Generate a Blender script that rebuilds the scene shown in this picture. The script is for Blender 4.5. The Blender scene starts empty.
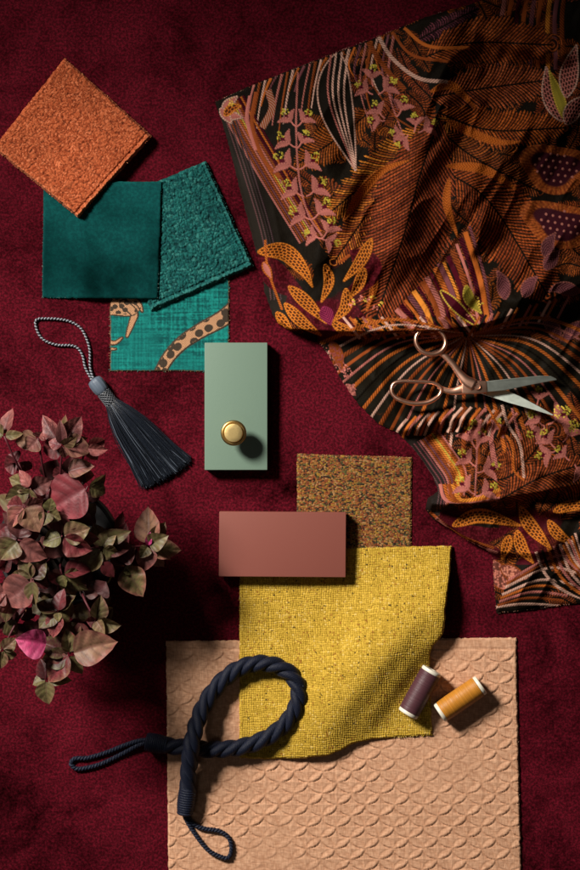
import bpy, math, random
import numpy as np
from mathutils import Vector, Matrix

# ------------------------------------------------------------------ camera, light, exposure
SC = bpy.context.scene
COL = SC.collection
U = 0.001                      # one photograph unit on the table = 1 mm
CAMH = 1.75
cam_d = bpy.data.cameras.new('camera')
cam = bpy.data.objects.new('camera', cam_d); COL.objects.link(cam)
cam.location = (0, 0, CAMH)
cam_d.sensor_fit = 'VERTICAL'; cam_d.sensor_height = 24; cam_d.sensor_width = 16
cam_d.lens = 24 * CAMH / 0.870
cam_d.clip_start = 0.05; cam_d.clip_end = 50
SC.camera = cam

world = bpy.data.worlds.new('World'); SC.world = world; world.use_nodes = True
bg = world.node_tree.nodes['Background']
bg.inputs['Color'].default_value = (1.0, 0.86, 0.78, 1); bg.inputs['Strength'].default_value = 0.018

def aim(o, loc, tgt):
    o.location = loc
    o.rotation_euler = (Vector(tgt) - Vector(loc)).to_track_quat('-Z', 'Y').to_euler()

key_d = bpy.data.lights.new('key_light', 'SPOT')
key = bpy.data.objects.new('key_light', key_d); COL.objects.link(key)
key_d.energy = 345; key_d.color = (1.0, 0.93, 0.85)
key_d.shadow_soft_size = 0.23
key_d.spot_size = math.radians(39); key_d.spot_blend = 1.0
aim(key, (-1.17, 0.93, 1.27), (-0.02, -0.20, 0))

fill_d = bpy.data.lights.new('added_fill', 'AREA')  # added weak fill lamp, gives the metal something to reflect
fill = bpy.data.objects.new('added_fill', fill_d); COL.objects.link(fill)
fill_d.shape = 'RECTANGLE'; fill_d.size = 0.7; fill_d.size_y = 0.5; fill_d.energy = .9
fill_d.color = (1.0, 0.95, 0.9)
aim(fill, (-0.55, -0.75, 1.9), (0.0, -0.1, 0))

SC.view_settings.view_transform = 'Standard'; SC.view_settings.look = 'None'
SC.view_settings.exposure = 0.0; SC.view_settings.gamma = 1.0
SC.cycles.use_denoising = True
rng = np.random.default_rng(7)
random.seed(11)

# ------------------------------------------------------------------ helpers
def W3(px, py, z=0.0):
    """table point (metres) of a place measured on the photograph, z in mm above the table"""
    k = U * (1 - z * U / CAMH)
    return ((px - 290) * k, (435 - py) * k, z * U)

def Wn(X, Y, Z):
    k = U * (1 - Z * U / CAMH)
    return np.stack([(X - 290) * k, (435 - Y) * k, Z * U], -1)

def tag(o, label=None, cat=None, group=None, kind=None):
    if label: o['label'] = label
    if cat: o['category'] = cat
    if group: o['group'] = group
    if kind: o['kind'] = kind
    return o

def empty(name, loc):
    o = bpy.data.objects.new(name, None); COL.objects.link(o); o.location = loc
    o.empty_display_size = 0.01
    return o

def link_mesh(name, me, mat, parent):
    o = bpy.data.objects.new(name, me); COL.objects.link(o)
    if mat is not None: me.materials.append(mat)
    if parent is not None:
        o.parent = parent
        if parent.type == 'EMPTY' or parent.location.length > 0:
            o.matrix_parent_inverse = Matrix.Translation(parent.location).inverted()
    return o

def np_mesh(name, verts, quads, cols, mat, parent=None, smooth=True):
    me = bpy.data.meshes.new(name)
    nv, nq = len(verts), len(quads)
    me.vertices.add(nv); me.vertices.foreach_set('co', np.asarray(verts, np.float32).ravel())
    me.loops.add(nq * 4); me.loops.foreach_set('vertex_index', np.asarray(quads, np.int32).ravel())
    me.polygons.add(nq)
    me.polygons.foreach_set('loop_start', np.arange(0, nq * 4, 4, dtype=np.int32))
    me.polygons.foreach_set('loop_total', np.full(nq, 4, np.int32))
    me.update(calc_edges=True)
    me.polygons.foreach_set('use_smooth', np.full(nq, smooth, bool))
    if cols is not None:
        a = me.attributes.new('Col', 'FLOAT_COLOR', 'POINT')
        c4 = np.ones((nv, 4), np.float32); c4[:, :3] = cols
        a.data.foreach_set('color', c4.ravel())
    me.validate()
    return link_mesh(name, me, mat, parent)

class MB:
    """collects shapes into ONE mesh"""
    def __init__(s): s.v = []; s.f = []; s.c = []; s.sm = []
    def add(s, verts, faces, col=(1, 1, 1), smooth=True):
        b = len(s.v); s.v += [tuple(v) for v in verts]
        s.f += [tuple(i + b for i in f) for f in faces]; s.sm += [smooth] * len(faces)
        if isinstance(col, (list, np.ndarray)) and np.ndim(col) == 2: s.c += [tuple(c) for c in col]
        else: s.c += [tuple(col)] * len(verts)
    def sweep(s, pts, rad, n=8, closed=False, col=(1, 1, 1), flat=1.0, up=None, cap=True, cols=None):
        P = [Vector(p) for p in pts]; N = len(P)
        R = rad if hasattr(rad, '__len__') else [rad] * N
        T = []
        for i in range(N):
            a = P[(i - 1) % N] if (closed or i > 0) else P[i]
            b = P[(i + 1) % N] if (closed or i < N - 1) else P[i]
            T.append((b - a).normalized())
        nrm = Vector(up) if up else Vector((0, 0, 1))
        if abs(nrm.dot(T[0])) > .95: nrm = Vector((1, 0, 0))
        vs, cs = [], []
        for i in range(N):
            nrm = (Vector(up) if up else nrm); nrm = (nrm - T[i] * nrm.dot(T[i])).normalized()
            bn = T[i].cross(nrm)
            for k in range(n):
                a = 2 * math.pi * k / n
                vs.append(P[i] + (bn * math.cos(a) + nrm * math.sin(a) * flat) * R[i])
                cs.append(cols[i] if cols is not None else col)
        fs = []
        for i in range(N if closed else N - 1):
            j = (i + 1) % N
            for k in range(n):
                m = (k + 1) % n
                fs.append((i * n + k, i * n + m, j * n + m, j * n + k))
        if cap and not closed:
            fs.append(tuple(reversed(range(n)))); fs.append(tuple((N - 1) * n + k for k in range(n)))
        s.add(vs, fs, np.array(cs))
    def lathe(s, prof, org, axis, n=48, col=(1, 1, 1), cols=None, ripple=None):
        axis = Vector(axis).normalized()
        e = Vector((0, 0, 1)) if abs(axis.z) < .9 else Vector((1, 0, 0))
        a1 = (e - axis * e.dot(axis)).normalized(); a2 = axis.cross(a1)
        vs, cs, fs = [], [], []
        for i, (r, h) in enumerate(prof):
            for k in range(n):
                t = 2 * math.pi * k / n
                q = r * (1 + (ripple(t, h) if ripple else 0))
                vs.append(Vector(org) + axis * h + (a1 * math.cos(t) + a2 * math.sin(t)) * q)
                cs.append(cols[i] if cols is not None else col)
        for i in range(len(prof) - 1):
            for k in range(n):
                m = (k + 1) % n
                fs.append((i * n + k, i * n + m, (i + 1) * n + m, (i + 1) * n + k))
        fs.append(tuple(reversed(range(n)))); fs.append(tuple((len(prof) - 1) * n + k for k in range(n)))
        s.add(vs, fs, np.array(cs))
    def build(s, name, mat, parent=None, auto=None):
        me = bpy.data.meshes.new(name); me.from_pydata(s.v, [], s.f)
        a = me.attributes.new('Col', 'FLOAT_COLOR', 'POINT')
        c4 = np.ones((len(s.v), 4), np.float32); c4[:, :3] = np.array(s.c, np.float32)
        a.data.foreach_set('color', c4.ravel())
        me.polygons.foreach_set('use_smooth', s.sm); me.update()
        if auto: me.set_sharp_from_angle(angle=math.radians(auto))
        return link_mesh(name, me, mat, parent)

def spline(pts, n=60, closed=False):
    """Catmull-Rom through pts, resampled evenly (any dimension)"""
    P = np.array(pts, float)
    if closed: Q = np.vstack([P[-1], P, P[0], P[1]])
    else: Q = np.vstack([2 * P[0] - P[1], P, 2 * P[-1] - P[-2]])
    out = []
    for i in range(1, len(Q) - 2):
        p0, p1, p2, p3 = Q[i - 1:i + 3]
        t = np.linspace(0, 1, 24, endpoint=False)[:, None]
        out.append(.5 * (2 * p1 + (p2 - p0) * t + (2 * p0 - 5 * p1 + 4 * p2 - p3) * t ** 2 + (3 * p1 - p0 - 3 * p2 + p3) * t ** 3))
    out.append(Q[-2][None])
    C = np.vstack(out)
    L = np.concatenate([[0], np.cumsum(np.linalg.norm(np.diff(C, axis=0), axis=1))])
    s = np.linspace(0, L[-1], n + (1 if closed else 0))
    R = np.stack([np.interp(s, L, C[:, k]) for k in range(C.shape[1])], -1)
    return R[:-1] if closed else R

def sstep(a, b, x):
    t = np.clip((x - a) / (b - a), 0, 1); return t * t * (3 - 2 * t)

def hash2(i, j, seed):
    n = (i.astype(np.int64) * 374761393 + j.astype(np.int64) * 668265263 + seed * 974634541) & 0x7fffffff
    n = ((n ^ (n >> 13)) * 1274126177) & 0x7fffffff
    n = ((n ^ (n >> 16)) * 2246822519) & 0x7fffffff
    return ((n ^ (n >> 15)) & 0xffffff) / float(0xffffff)

def vnoise(X, Y, sc, seed=0):
    x, y = X / sc, Y / sc
    i, j = np.floor(x), np.floor(y); fx, fy = x - i, y - j
    fx = fx * fx * (3 - 2 * fx); fy = fy * fy * (3 - 2 * fy)
    a = hash2(i, j, seed); b = hash2(i + 1, j, seed); c = hash2(i, j + 1, seed); d = hash2(i + 1, j + 1, seed)
    return (a * (1 - fx) + b * fx) * (1 - fy) + (c * (1 - fx) + d * fx) * fy

def fbm(X, Y, sc, seed=0, o=4):
    r = 0; a = 1; t = 0
    for k in range(o):
        r = r + a * vnoise(X, Y, sc / 2 ** k, seed + k * 17); t += a; a *= .55
    return r / t

def worley(X, Y, sc, seed=0):
    x, y = X / sc, Y / sc; i, j = np.floor(x), np.floor(y)
    f1 = np.full(X.shape, 9.); cid = np.zeros(X.shape)
    for di in (-1, 0, 1):
        for dj in (-1, 0, 1):
            ii, jj = i + di, j + dj
            cx = ii + .1 + .8 * hash2(ii, jj, seed); cy = jj + .1 + .8 * hash2(ii, jj, seed + 5)
            d = np.hypot(x - cx, y - cy); m = d < f1
            f1 = np.where(m, d, f1); cid = np.where(m, hash2(ii, jj, seed + 9), cid)
    return f1, cid

def lerp(a, b, t):
    a = np.asarray(a, float); b = np.asarray(b, float); t = np.asarray(t)[..., None]
    return a * (1 - t) + b * t

def palette(t, cols):
    t = np.clip(t, 0, .9999) * len(cols); return np.asarray(cols, float)[t.astype(int)]

# ------------------------------------------------------------------ materials
def fabric_mat(name, rough=.85, sheen=.0, tint=(1, 1, 1), bump=.25, scale=900, spec=.25, sheen_r=.4):
    m = bpy.data.materials.new(name); m.use_nodes = True
    nt = m.node_tree; b = nt.nodes['Principled BSDF']
    a = nt.nodes.new('ShaderNodeAttribute'); a.attribute_name = 'Col'
    nt.links.new(a.outputs['Color'], b.inputs['Base Color'])
    b.inputs['Roughness'].default_value = rough; b.inputs['Specular IOR Level'].default_value = spec
    b.inputs['Sheen Weight'].default_value = sheen; b.inputs['Sheen Roughness'].default_value = sheen_r
    b.inputs['Sheen Tint'].default_value = (*tint, 1)
    if bump:
        tc = nt.nodes.new('ShaderNodeTexCoord'); n = nt.nodes.new('ShaderNodeTexNoise')
        n.inputs['Scale'].default_value = scale; n.inputs['Detail'].default_value = 3
        nt.links.new(tc.outputs['Object'], n.inputs['Vector'])
        bp = nt.nodes.new('ShaderNodeBump'); bp.inputs['Strength'].default_value = bump; bp.inputs['Distance'].default_value = .001
        nt.links.new(n.outputs['Fac'], bp.inputs['Height']); nt.links.new(bp.outputs['Normal'], b.inputs['Normal'])
    return m

def solid_mat(name, col, rough=.5, metal=0., spec=.5, noise=0, nscale=60, bump=0, coat=0):
    m = bpy.data.materials.new(name); m.use_nodes = True
    nt = m.node_tree; b = nt.nodes['Principled BSDF']
    b.inputs['Base Color'].default_value = (*col, 1); b.inputs['Roughness'].default_value = rough
    b.inputs['Metallic'].default_value = metal; b.inputs['Specular IOR Level'].default_value = spec
    b.inputs['Coat Weight'].default_value = coat
    if noise or bump:
        tc = nt.nodes.new('ShaderNodeTexCoord'); n = nt.nodes.new('ShaderNodeTexNoise')
        n.inputs['Scale'].default_value = nscale; n.inputs['Detail'].default_value = 5
        nt.links.new(tc.outputs['Object'], n.inputs['Vector'])
        mr = nt.nodes.new('ShaderNodeMapRange')
        mr.inputs['To Min'].default_value = rough - noise; mr.inputs['To Max'].default_value = rough + noise
        nt.links.new(n.outputs['Fac'], mr.inputs['Value']); nt.links.new(mr.outputs['Result'], b.inputs['Roughness'])
        if bump:
            bp = nt.nodes.new('ShaderNodeBump'); bp.inputs['Strength'].default_value = bump; bp.inputs['Distance'].default_value = .0006
            nt.links.new(n.outputs['Fac'], bp.inputs['Height']); nt.links.new(bp.outputs['Normal'], b.inputs['Normal'])
    return m

def velvet_mat(name, dark, light, sheen_tint, lays, sheen=.3, fine=420):
    """cut pile: the fibres lean this way and that, so the shading normal is combed by noise at several sizes"""
    m = bpy.data.materials.new(name); m.use_nodes = True
    nt = m.node_tree; b = nt.nodes['Principled BSDF']; L = nt.links.new
    tc = nt.nodes.new('ShaderNodeTexCoord'); geo = nt.nodes.new('ShaderNodeNewGeometry')
    def noise(sc, det, rough=.55, dist=0):
        n = nt.nodes.new('ShaderNodeTexNoise'); n.inputs['Scale'].default_value = sc
        n.inputs['Detail'].default_value = det; n.inputs['Roughness'].default_value = rough
        n.inputs['Distortion'].default_value = dist
        L(tc.outputs['Object'], n.inputs['Vector']); return n
    cur = geo.outputs['Normal']
    for (sc, det, dist, amp) in lays:
        n = noise(sc, det, .6, dist)
        sub = nt.nodes.new('ShaderNodeVectorMath'); sub.operation = 'SUBTRACT'; sub.inputs[1].default_value = (.5, .5, .5)
        L(n.outputs['Color'], sub.inputs[0])
        mul = nt.nodes.new('ShaderNodeVectorMath'); mul.operation = 'MULTIPLY'; mul.inputs[1].default_value = (amp, amp, amp * .2)
        L(sub.outputs[0], mul.inputs[0])
        add = nt.nodes.new('ShaderNodeVectorMath'); add.operation = 'ADD'
        L(cur, add.inputs[0]); L(mul.outputs[0], add.inputs[1]); cur = add.outputs[0]
    nrm = nt.nodes.new('ShaderNodeVectorMath'); nrm.operation = 'NORMALIZE'; L(cur, nrm.inputs[0])
    L(nrm.outputs[0], b.inputs['Normal'])
    n3 = noise(fine, 3, .7)
    ramp = nt.nodes.new('ShaderNodeValToRGB'); e = ramp.color_ramp.elements
    e[0].position = .42; e[0].color = (*dark, 1); e[1].position = .66; e[1].color = (*light, 1)
    L(n3.outputs['Fac'], ramp.inputs['Fac']); L(ramp.outputs['Color'], b.inputs['Base Color'])
    b.inputs['Roughness'].default_value = .9; b.inputs['Specular IOR Level'].default_value = .08
    b.inputs['Sheen Weight'].default_value = sheen; b.inputs['Sheen Tint'].default_value = (*sheen_tint, 1)
    b.inputs['Sheen Roughness'].default_value = .35
    return m

M_ground = velvet_mat('burgundy_velvet', (.032, .0006, .0029), (.118, .0032, .0118), (1, .11, .20), [(5, 4, .5, 2.4), (17, 7, 1.2, 2.0), (110, 4, 0, .7), (330, 3, 0, 1.0)], .16, 420)
M_teal_velvet = velvet_mat('teal_velvet', (.0015, .042, .042), (.0025, .070, .066), (.05, 1, .85), [(6, 3, .6, 5.0), (60, 3, 0, .5), (300, 2, 0, .3)], .3, 300)
M_boucle = fabric_mat('boucle_wool', .85, .03, bump=.4, scale=1500, spec=.12)
M_weave = fabric_mat('woven_cotton', .88, .04, bump=.35, scale=1400, spec=.12)
M_embroid = fabric_mat('embroidered_jacquard', .6, 0, bump=.3, scale=1300, spec=.03)
M_fibre = fabric_mat('loose_fibre', .8, .1, bump=0)
M_satin = fabric_mat('satin_thread', .29, .03, (.7, .8, 1), bump=.2, scale=1800, spec=.5)
M_rope = fabric_mat('rayon_cord', .42, .03, (.6, .72, 1), bump=.5, scale=1600, spec=.16)
M_thread = fabric_mat('spool_thread', .48, .05, bump=.15, scale=1800, spec=.4)
M_leaf = fabric_mat('leaf', .5, .0, bump=.25, scale=420, spec=.3)
_nt = M_leaf.node_tree; _b = _nt.nodes['Principled BSDF']; _o = _nt.nodes['Material Output']
_tr = _nt.nodes.new('ShaderNodeBsdfTranslucent'); _mx = _nt.nodes.new('ShaderNodeMixShader'); _mx.inputs[0].default_value = .22
_at = [n for n in _nt.nodes if n.type == 'ATTRIBUTE'][0]; _nt.links.new(_at.outputs['Color'], _tr.inputs['Color'])
_nt.links.new(_b.outputs[0], _mx.inputs[1]); _nt.links.new(_tr.outputs[0], _mx.inputs[2]); _nt.links.new(_mx.outputs[0], _o.inputs['Surface'])
M_sage = solid_mat('sage_paint', (.150, .226, .172), .42, noise=.06, nscale=700, bump=.10)
M_terra = solid_mat('terracotta_paint', (.215, .064, .047), .45, noise=.06, nscale=700, bump=.10)
M_brass = solid_mat('brushed_brass', (.88, .66, .28), .42, 1.0, noise=.06, nscale=500, bump=.04)
M_brass_dark = solid_mat('aged_brass', (.42, .28, .10), .38, 1.0, noise=.05, nscale=300)
M_rose = solid_mat('rose_gold', (1.0, .57, .40), .38, 1.0, noise=.05, nscale=120)
M_steel = solid_mat('brushed_steel', (.80, .88, .78), .40, 1.0, noise=.05, nscale=200)
M_pot = solid_mat('black_plastic', (.012, .012, .013), .45, noise=.08, nscale=80)
M_soil = solid_mat('potting_soil', (.018, .011, .008), .95, bump=1, nscale=300)
M_flange = solid_mat('ivory_plastic', (.72, .68, .56), .35, noise=.05, nscale=100)

# ------------------------------------------------------------------ fabric sheets
def poly_sdf(X, Y, poly):
    P = np.asarray(poly, float); n = len(P)
    d = np.full(X.shape, 1e9); gx = np.zeros(X.shape); gy = np.zeros(X.shape); ins = np.zeros(X.shape, bool)
    for i in range(n):
        a, b = P[i], P[(i + 1) % n]; ab = b - a
        t = np.clip(((X - a[0]) * ab[0] + (Y - a[1]) * ab[1]) / max(ab @ ab, 1e-9), 0, 1)
        qx = a[0] + ab[0] * t; qy = a[1] + ab[1] * t
        dd = np.hypot(X - qx, Y - qy); m = dd < d
        d = np.where(m, dd, d); gx = np.where(m, qx, gx); gy = np.where(m, qy, gy)
        c = (a[1] > Y) != (b[1] > Y)
        if abs(ab[1]) > 1e-9:
            ins ^= c & (X < ab[0] * (Y - a[1]) / ab[1] + a[0])
    return np.where(ins, -d, d), gx, gy

def densify(poly, step=3.0, jit=.25, seed=1):
    r = np.random.default_rng(seed); out = []
    P = np.asarray(poly, float)
    for i in range(len(P)):
        a, b = P[i], P[(i + 1) % len(P)]; L = np.linalg.norm(b - a); k = max(1, int(L / step))
        nn = np.array([-(b - a)[1], (b - a)[0]]) / max(L, 1e-9)
        for j in range(k):
            out.append(a + (b - a) * j / k + nn * (r.normal(0, jit) if j else 0))
    return out

def sheet(name, poly, fn, mat, res=.6, thick=1.2, parent=None, jit=.25, seed=1):
    """cloth cut to poly (photo mm). fn(X,Y,sd) -> z (mm), rgb"""
    poly = densify(poly, 3.0, jit, seed)
    P = np.array(poly)
    xs = np.arange(P[:, 0].min() - res, P[:, 0].max() + 2 * res, res); ys = np.arange(P[:, 1].min() - res, P[:, 1].max() + 2 * res, res)
    X, Y = np.meshgrid(xs, ys)
    sd, gx, gy = poly_sdf(X, Y, poly)
    lim = res * .75
    keep = sd < lim
    out = keep & (sd > 0)
    X = np.where(out, gx, X); Y = np.where(out, gy, Y); sd = np.where(out, 0, sd)
    Z, C = fn(X, Y, sd)
    q = keep[:-1, :-1] & keep[1:, :-1] & keep[:-1, 1:] & keep[1:, 1:]
    idx = np.arange(X.size).reshape(X.shape)
    quads = np.stack([idx[:-1, :-1][q], idx[1:, :-1][q], idx[1:, 1:][q], idx[:-1, 1:][q]], -1)
    used = np.unique(quads); remap = np.full(X.size, -1, np.int64); remap[used] = np.arange(len(used))
    quads = remap[quads]
    V = Wn(X, Y, Z).reshape(-1, 3)[used]; C = C.reshape(-1, 3)[used]
    # rim: boundary edges pulled down by the thickness of the cloth
    e = np.concatenate([quads[:, [0, 1]], quads[:, [1, 2]], quads[:, [2, 3]], quads[:, [3, 0]]])
    key_ = np.sort(e, 1); k1 = key_[:, 0] * (len(used) + 1) + key_[:, 1]
    _, inv, cnt = np.unique(k1, return_inverse=True, return_counts=True)
    be = e[cnt[inv] == 1]
    bv = np.unique(be); rm = np.full(len(V), -1, np.int64); rm[bv] = np.arange(len(bv)) + len(V)
    low = V[bv].copy(); low[:, 2] = np.maximum(low[:, 2] - thick * U, .0002)
    rim = np.stack([be[:, 1], be[:, 0], rm[be[:, 0]], rm[be[:, 1]]], -1)
    return np_mesh(name, np.vstack([V, low]), np.vstack([quads, rim]), np.vstack([C, C[bv] * .8]), mat, parent)

def fray(parent, segs, cols, dens=.7, ln=2.2, seed=3, z=None, name='frayed_edge'):
    """short loose fibres along cut edges. segs: list of ((x,y),(x,y),z0,z1)"""
    r = np.random.default_rng(seed); mb = MB()
    for (a, b, z0, z1) in segs:
        a = np.array(a, float); b = np.array(b, float); L = np.linalg.norm(b - a); t = (b - a) / L
        nn = np.array([t[1], -t[0]])
        for k in range(int(L * dens)):
            s = r.random(); p = a + (b - a) * s; zz = z0 + (z1 - z0) * s
            l = ln * (.3 + r.random() ** 2 * 1.2); d = nn * l + t * r.normal(0, .55) * l
            p0 = p - nn * .8
            mid = p0 + d * .6 + t * r.normal(0, .3); end = p0 + d
            c = cols[r.integers(len(cols))]
            mb.sweep([W3(p0[0], p0[1], zz), W3(mid[0], mid[1], zz - .1 * r.random()), W3(end[0], end[1], max(.2, zz - .5 * r.random()))],
                     [.00026, .00022, .00010], 4, col=np.array(c) * (.7 + .6 * r.random()))
    o = mb.build(name, M_fibre, parent); o['kind'] = 'stuff'; return o

def local(poly4, X, Y):
    """u,v in mm along the first and last edges of a quadrilateral"""
    a, b, d = np.array(poly4[0], float), np.array(poly4[1], float), np.array(poly4[3], float)
    e1 = (b - a) / np.linalg.norm(b - a); e2 = (d - a) / np.linalg.norm(d - a)
    return (X - a[0]) * e1[0] + (Y - a[1]) * e1[1], (X - a[0]) * e2[0] + (Y - a[1]) * e2[1]

# ------------------------------------------------------------------ the setting: burgundy velvet
def ground():
    n = 120
    xs = np.sign(np.linspace(-1, 1, n)) * np.abs(np.linspace(-1, 1, n)) ** 1.6 * 1.5
    X, Y = np.meshgrid(xs, xs * 1.1)
    Z = np.zeros_like(X) 
    idx = np.arange(X.size).reshape(X.shape)
    q = np.stack([idx[:-1, :-1], idx[:-1, 1:], idx[1:, 1:], idx[1:, :-1]], -1).reshape(-1, 4)
    o = np_mesh('ground', np.stack([X, Y, Z], -1).reshape(-1, 3), q, None, M_ground)
    tag(o, 'burgundy velvet cloth the whole arrangement lies on', None, None, 'structure')
ground()

# ------------------------------------------------------------------ swatches
def boucle_fn(quad, cols, dark, base, sc, amp, seed, edge_round=2.5, border=None):
    def fn(X, Y, sd):
        u, v = local(quad, X, Y)
        wx = (fbm(u, v, 9, seed + 3, 2) - .5) * 7; wy = (fbm(u, v, 9, seed + 4, 2) - .5) * 7
        f, cid = worley((u + wx) * 1.0, (v + wy) * .8, sc, seed)
        f2, cid2 = worley(u * .9 + 40, v * 1.1, sc * .62, seed + 20)
        h = np.clip(1.05 - f * 1.25, 0, 1) ** .7
        h = h * .75 + np.clip(1 - f2 * 1.3, 0, 1) * .35
        e = sstep(0, edge_round, -sd)
        C = palette(cid * .7 + cid2 * .3, cols)
        C = lerp(dark, C, np.clip(h * 1.35, 0, 1)) * (.8 + .4 * fbm(u, v, 22, seed + 8, 3))[..., None]
        Z = base(X, Y) * (0.55 + .45 * e) + amp * h * e
        if border is not None:
            Z, C = border(u, v, X, Y, sd, Z, C)
        return Z, C
    return fn

# teal leopard jacquard
def coords_to(pts, X, Y, n=40):
    C = spline(pts, n); L = np.linalg.norm(np.diff(C, axis=0), axis=1); S = np.concatenate([[0], np.cumsum(L)])
    best = np.full(X.shape, 1e9); s = np.zeros(X.shape); d = np.zeros(X.shape)
    for i in range(len(C) - 1):
        a, ab = C[i], C[i + 1] - C[i]; l2 = ab @ ab
        rx, ry = X - a[0], Y - a[1]
        t = np.clip((rx * ab[0] + ry * ab[1]) / l2, 0, 1)
        dx, dy = rx - ab[0] * t, ry - ab[1] * t
        dd = dx * dx + dy * dy; m = dd < best
        best = np.where(m, dd, best); s = np.where(m, S[i] + t * L[i], s)
        cr = ab[0] * ry - ab[1] * rx
        d = np.where(m, np.sqrt(dd) * np.sign(cr), d)
    return s, d, S[-1]

LEO = [(110, 240), (229, 240), (229, 371), (110, 371)]
def leopard_fn(X, Y, sd):
    slub = .55 * vnoise(X * .25, Y * 4, 5, 3) + .45 * vnoise(X * 4, Y * .25, 5, 4)
    spk = vnoise(X, Y, 1.3, 5)
    C = lerp((.002, .065, .063), (.010, .245, .21), np.clip((slub - .25) * 1.5 + (spk - .5) * .6, 0, 1))
    C = lerp(C, (.004, .12, .11), .55 * sstep(.5, .7, fbm(X, Y, 28, 8, 3)))
    pat = np.zeros(X.shape); dk = np.zeros(X.shape)
    def tan(mask): nonlocal pat; pat = np.where(mask, 1., pat)
    def drk(mask): nonlocal dk; dk = np.where(mask, 1., dk)
    # tail
    s, d, L = coords_to([(158, 376), (168, 358), (182, 343), (200, 331), (222, 319), (236, 308)], X, Y)
    w = 5.4 + s / L * 3.0
    tan((np.abs(d) < w)); edge = np.abs(np.abs(d) - w) < .85
    f, cid = worley(s * 1.0, d * 1.15 + 3, 11.0, 31)
    spot = (f < .40) & (np.abs(d) < w - 1.0)
    drk(spot | edge)
    # paw and curls at the left edge
    s, d, L = coords_to([(96, 301), (118, 302), (140, 308)], X, Y); w = 13.5 * np.sqrt(np.clip(1 - (s / L) ** 5, 0, 1)) + .2
    tan((np.abs(d) < w) & (X < 144)); f, cid = worley(X * 1.1, Y * 1.3, 8.5, 34)
    drk((f < .36) & (np.abs(d) < w - 1.6) & (X < 137)); drk((np.abs(np.abs(d) - w) < .7) & (X < 144))
    for pts, w0 in (([(124, 304), (134, 313), (132, 322), (127, 336)], 4.2), ([(128, 298), (138, 303), (142, 311)], 3.2),
                    ([(105, 340), (114, 343), (122, 338)], 2.4), ([(106, 349), (116, 349)], 1.8)):
        s, d, L = coords_to(pts, X, Y); t = s / L; w = w0 * np.sqrt(np.clip(1 - t * .92, 0, 1)) + .3
        tan((np.abs(d) < w)); drk(np.abs(np.abs(d) - w) < .65)
    weave = .8 + .4 * ((np.floor(X / 1.2) + np.floor(Y / 1.2)) % 2)
    C = np.where((pat > 0)[..., None], np.array((.40, .215, .115)) * weave[..., None], C)
    C = np.where((dk > 0)[..., None], np.array((.045, .032, .022)), C)
    e = sstep(0, 1.4, -sd)
    C = lerp((.10, .05, .022), C, e)
    Z = 1.6 + .35 * pat + .3 * (slub - .5) - .7 * (1 - e)
    return Z, C
o = sheet('fabric_swatch', LEO, leopard_fn, M_weave, .55, 1.2, seed=4)
tag(o, 'teal woven swatch with a tan leopard tail pattern', 'fabric swatch', 'fabric swatches')
fray(o, [((229, 371), (110, 371), 1, 1), ((110, 371), (110, 290), 1, 1), ((229, 280), (229, 371), 1, 1)], [(.16, .08, .03), (.02, .16, .14), (.25, .15, .07)], .8, 1.8)

# teal boucle pad
TB = [(104, 204), (206, 161), (254, 266), (151, 311)]
def tb_base(X, Y): return 5.4 + 0 * X
def hem_right_bottom(u, v, X, Y, sd, Z, C):
    s, d, L = coords_to([(254, 266), (151, 311)], X, Y, 4)
    s2, d2, L2 = coords_to([(206, 161), (254, 266)], X, Y, 4)
    a = np.minimum(np.abs(d), np.abs(d2) * 1.25)
    roll = np.exp(-((a - 2.6) / 1.7) ** 2); groove = np.exp(-((a - 6.0) / 1.0) ** 2)
    tw = .6 + .4 * np.sin((s + s2) * 2.1)
    Z = Z + roll * 1.1 * tw - groove * 1.1
    C = lerp(C, (.03, .16, .145), roll * .45)
    return Z, C
o = sheet('fabric_swatch', TB, boucle_fn(TB, [(.005, .074, .068), (.010, .108, .098), (.0035, .056, .056), (.026, .155, .137)], (.0006, .010, .012), tb_base, 2.9, 2.0, 40, border=hem_right_bottom), M_boucle, .55, 4.2, seed=5, jit=.4)
tag(o, 'thick teal bouclé swatch with a rolled hem, tilted under the smooth teal velvet square', 'fabric swatch', 'fabric swatches')
fray(o, [((254, 266), (151, 311), 4.5, 4.5), ((206, 161), (254, 266), 4.5, 4.5)], [(.02, .14, .12), (.008, .09, .08), (.05, .2, .17)], .6, 1.2, 8)

# smooth teal velvet
TV = [(43.5, 182), (161.5, 181.5), (158, 299), (42, 298)]
def tv_fn(X, Y, sd):
    z = 2.0 + 7.2 * sstep(46, 112, X) + .5 * np.sin(Y * .035)
    z -= .8 * (1 - sstep(0, 1.2, -sd))
    return z, np.ones(X.shape + (3,)) * np.array((.01, .1, .1))
o = sheet('fabric_swatch', TV, tv_fn, M_teal_velvet, 1.2, 1.0, seed=6, jit=.18)
tag(o, 'smooth dark teal velvet square with plain cut edges', 'fabric swatch', 'fabric swatches')
fray(o, [((158, 299), (42, 298), 8, 1.5), ((42, 298), (43.5, 182), 1.4, 1.4), ((161.5, 181.5), (158, 299), 8.4, 8.4)], [(.004, .06, .06), (.02, .12, .11), (.1, .16, .14)], .8, 1.1, 9)

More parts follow.
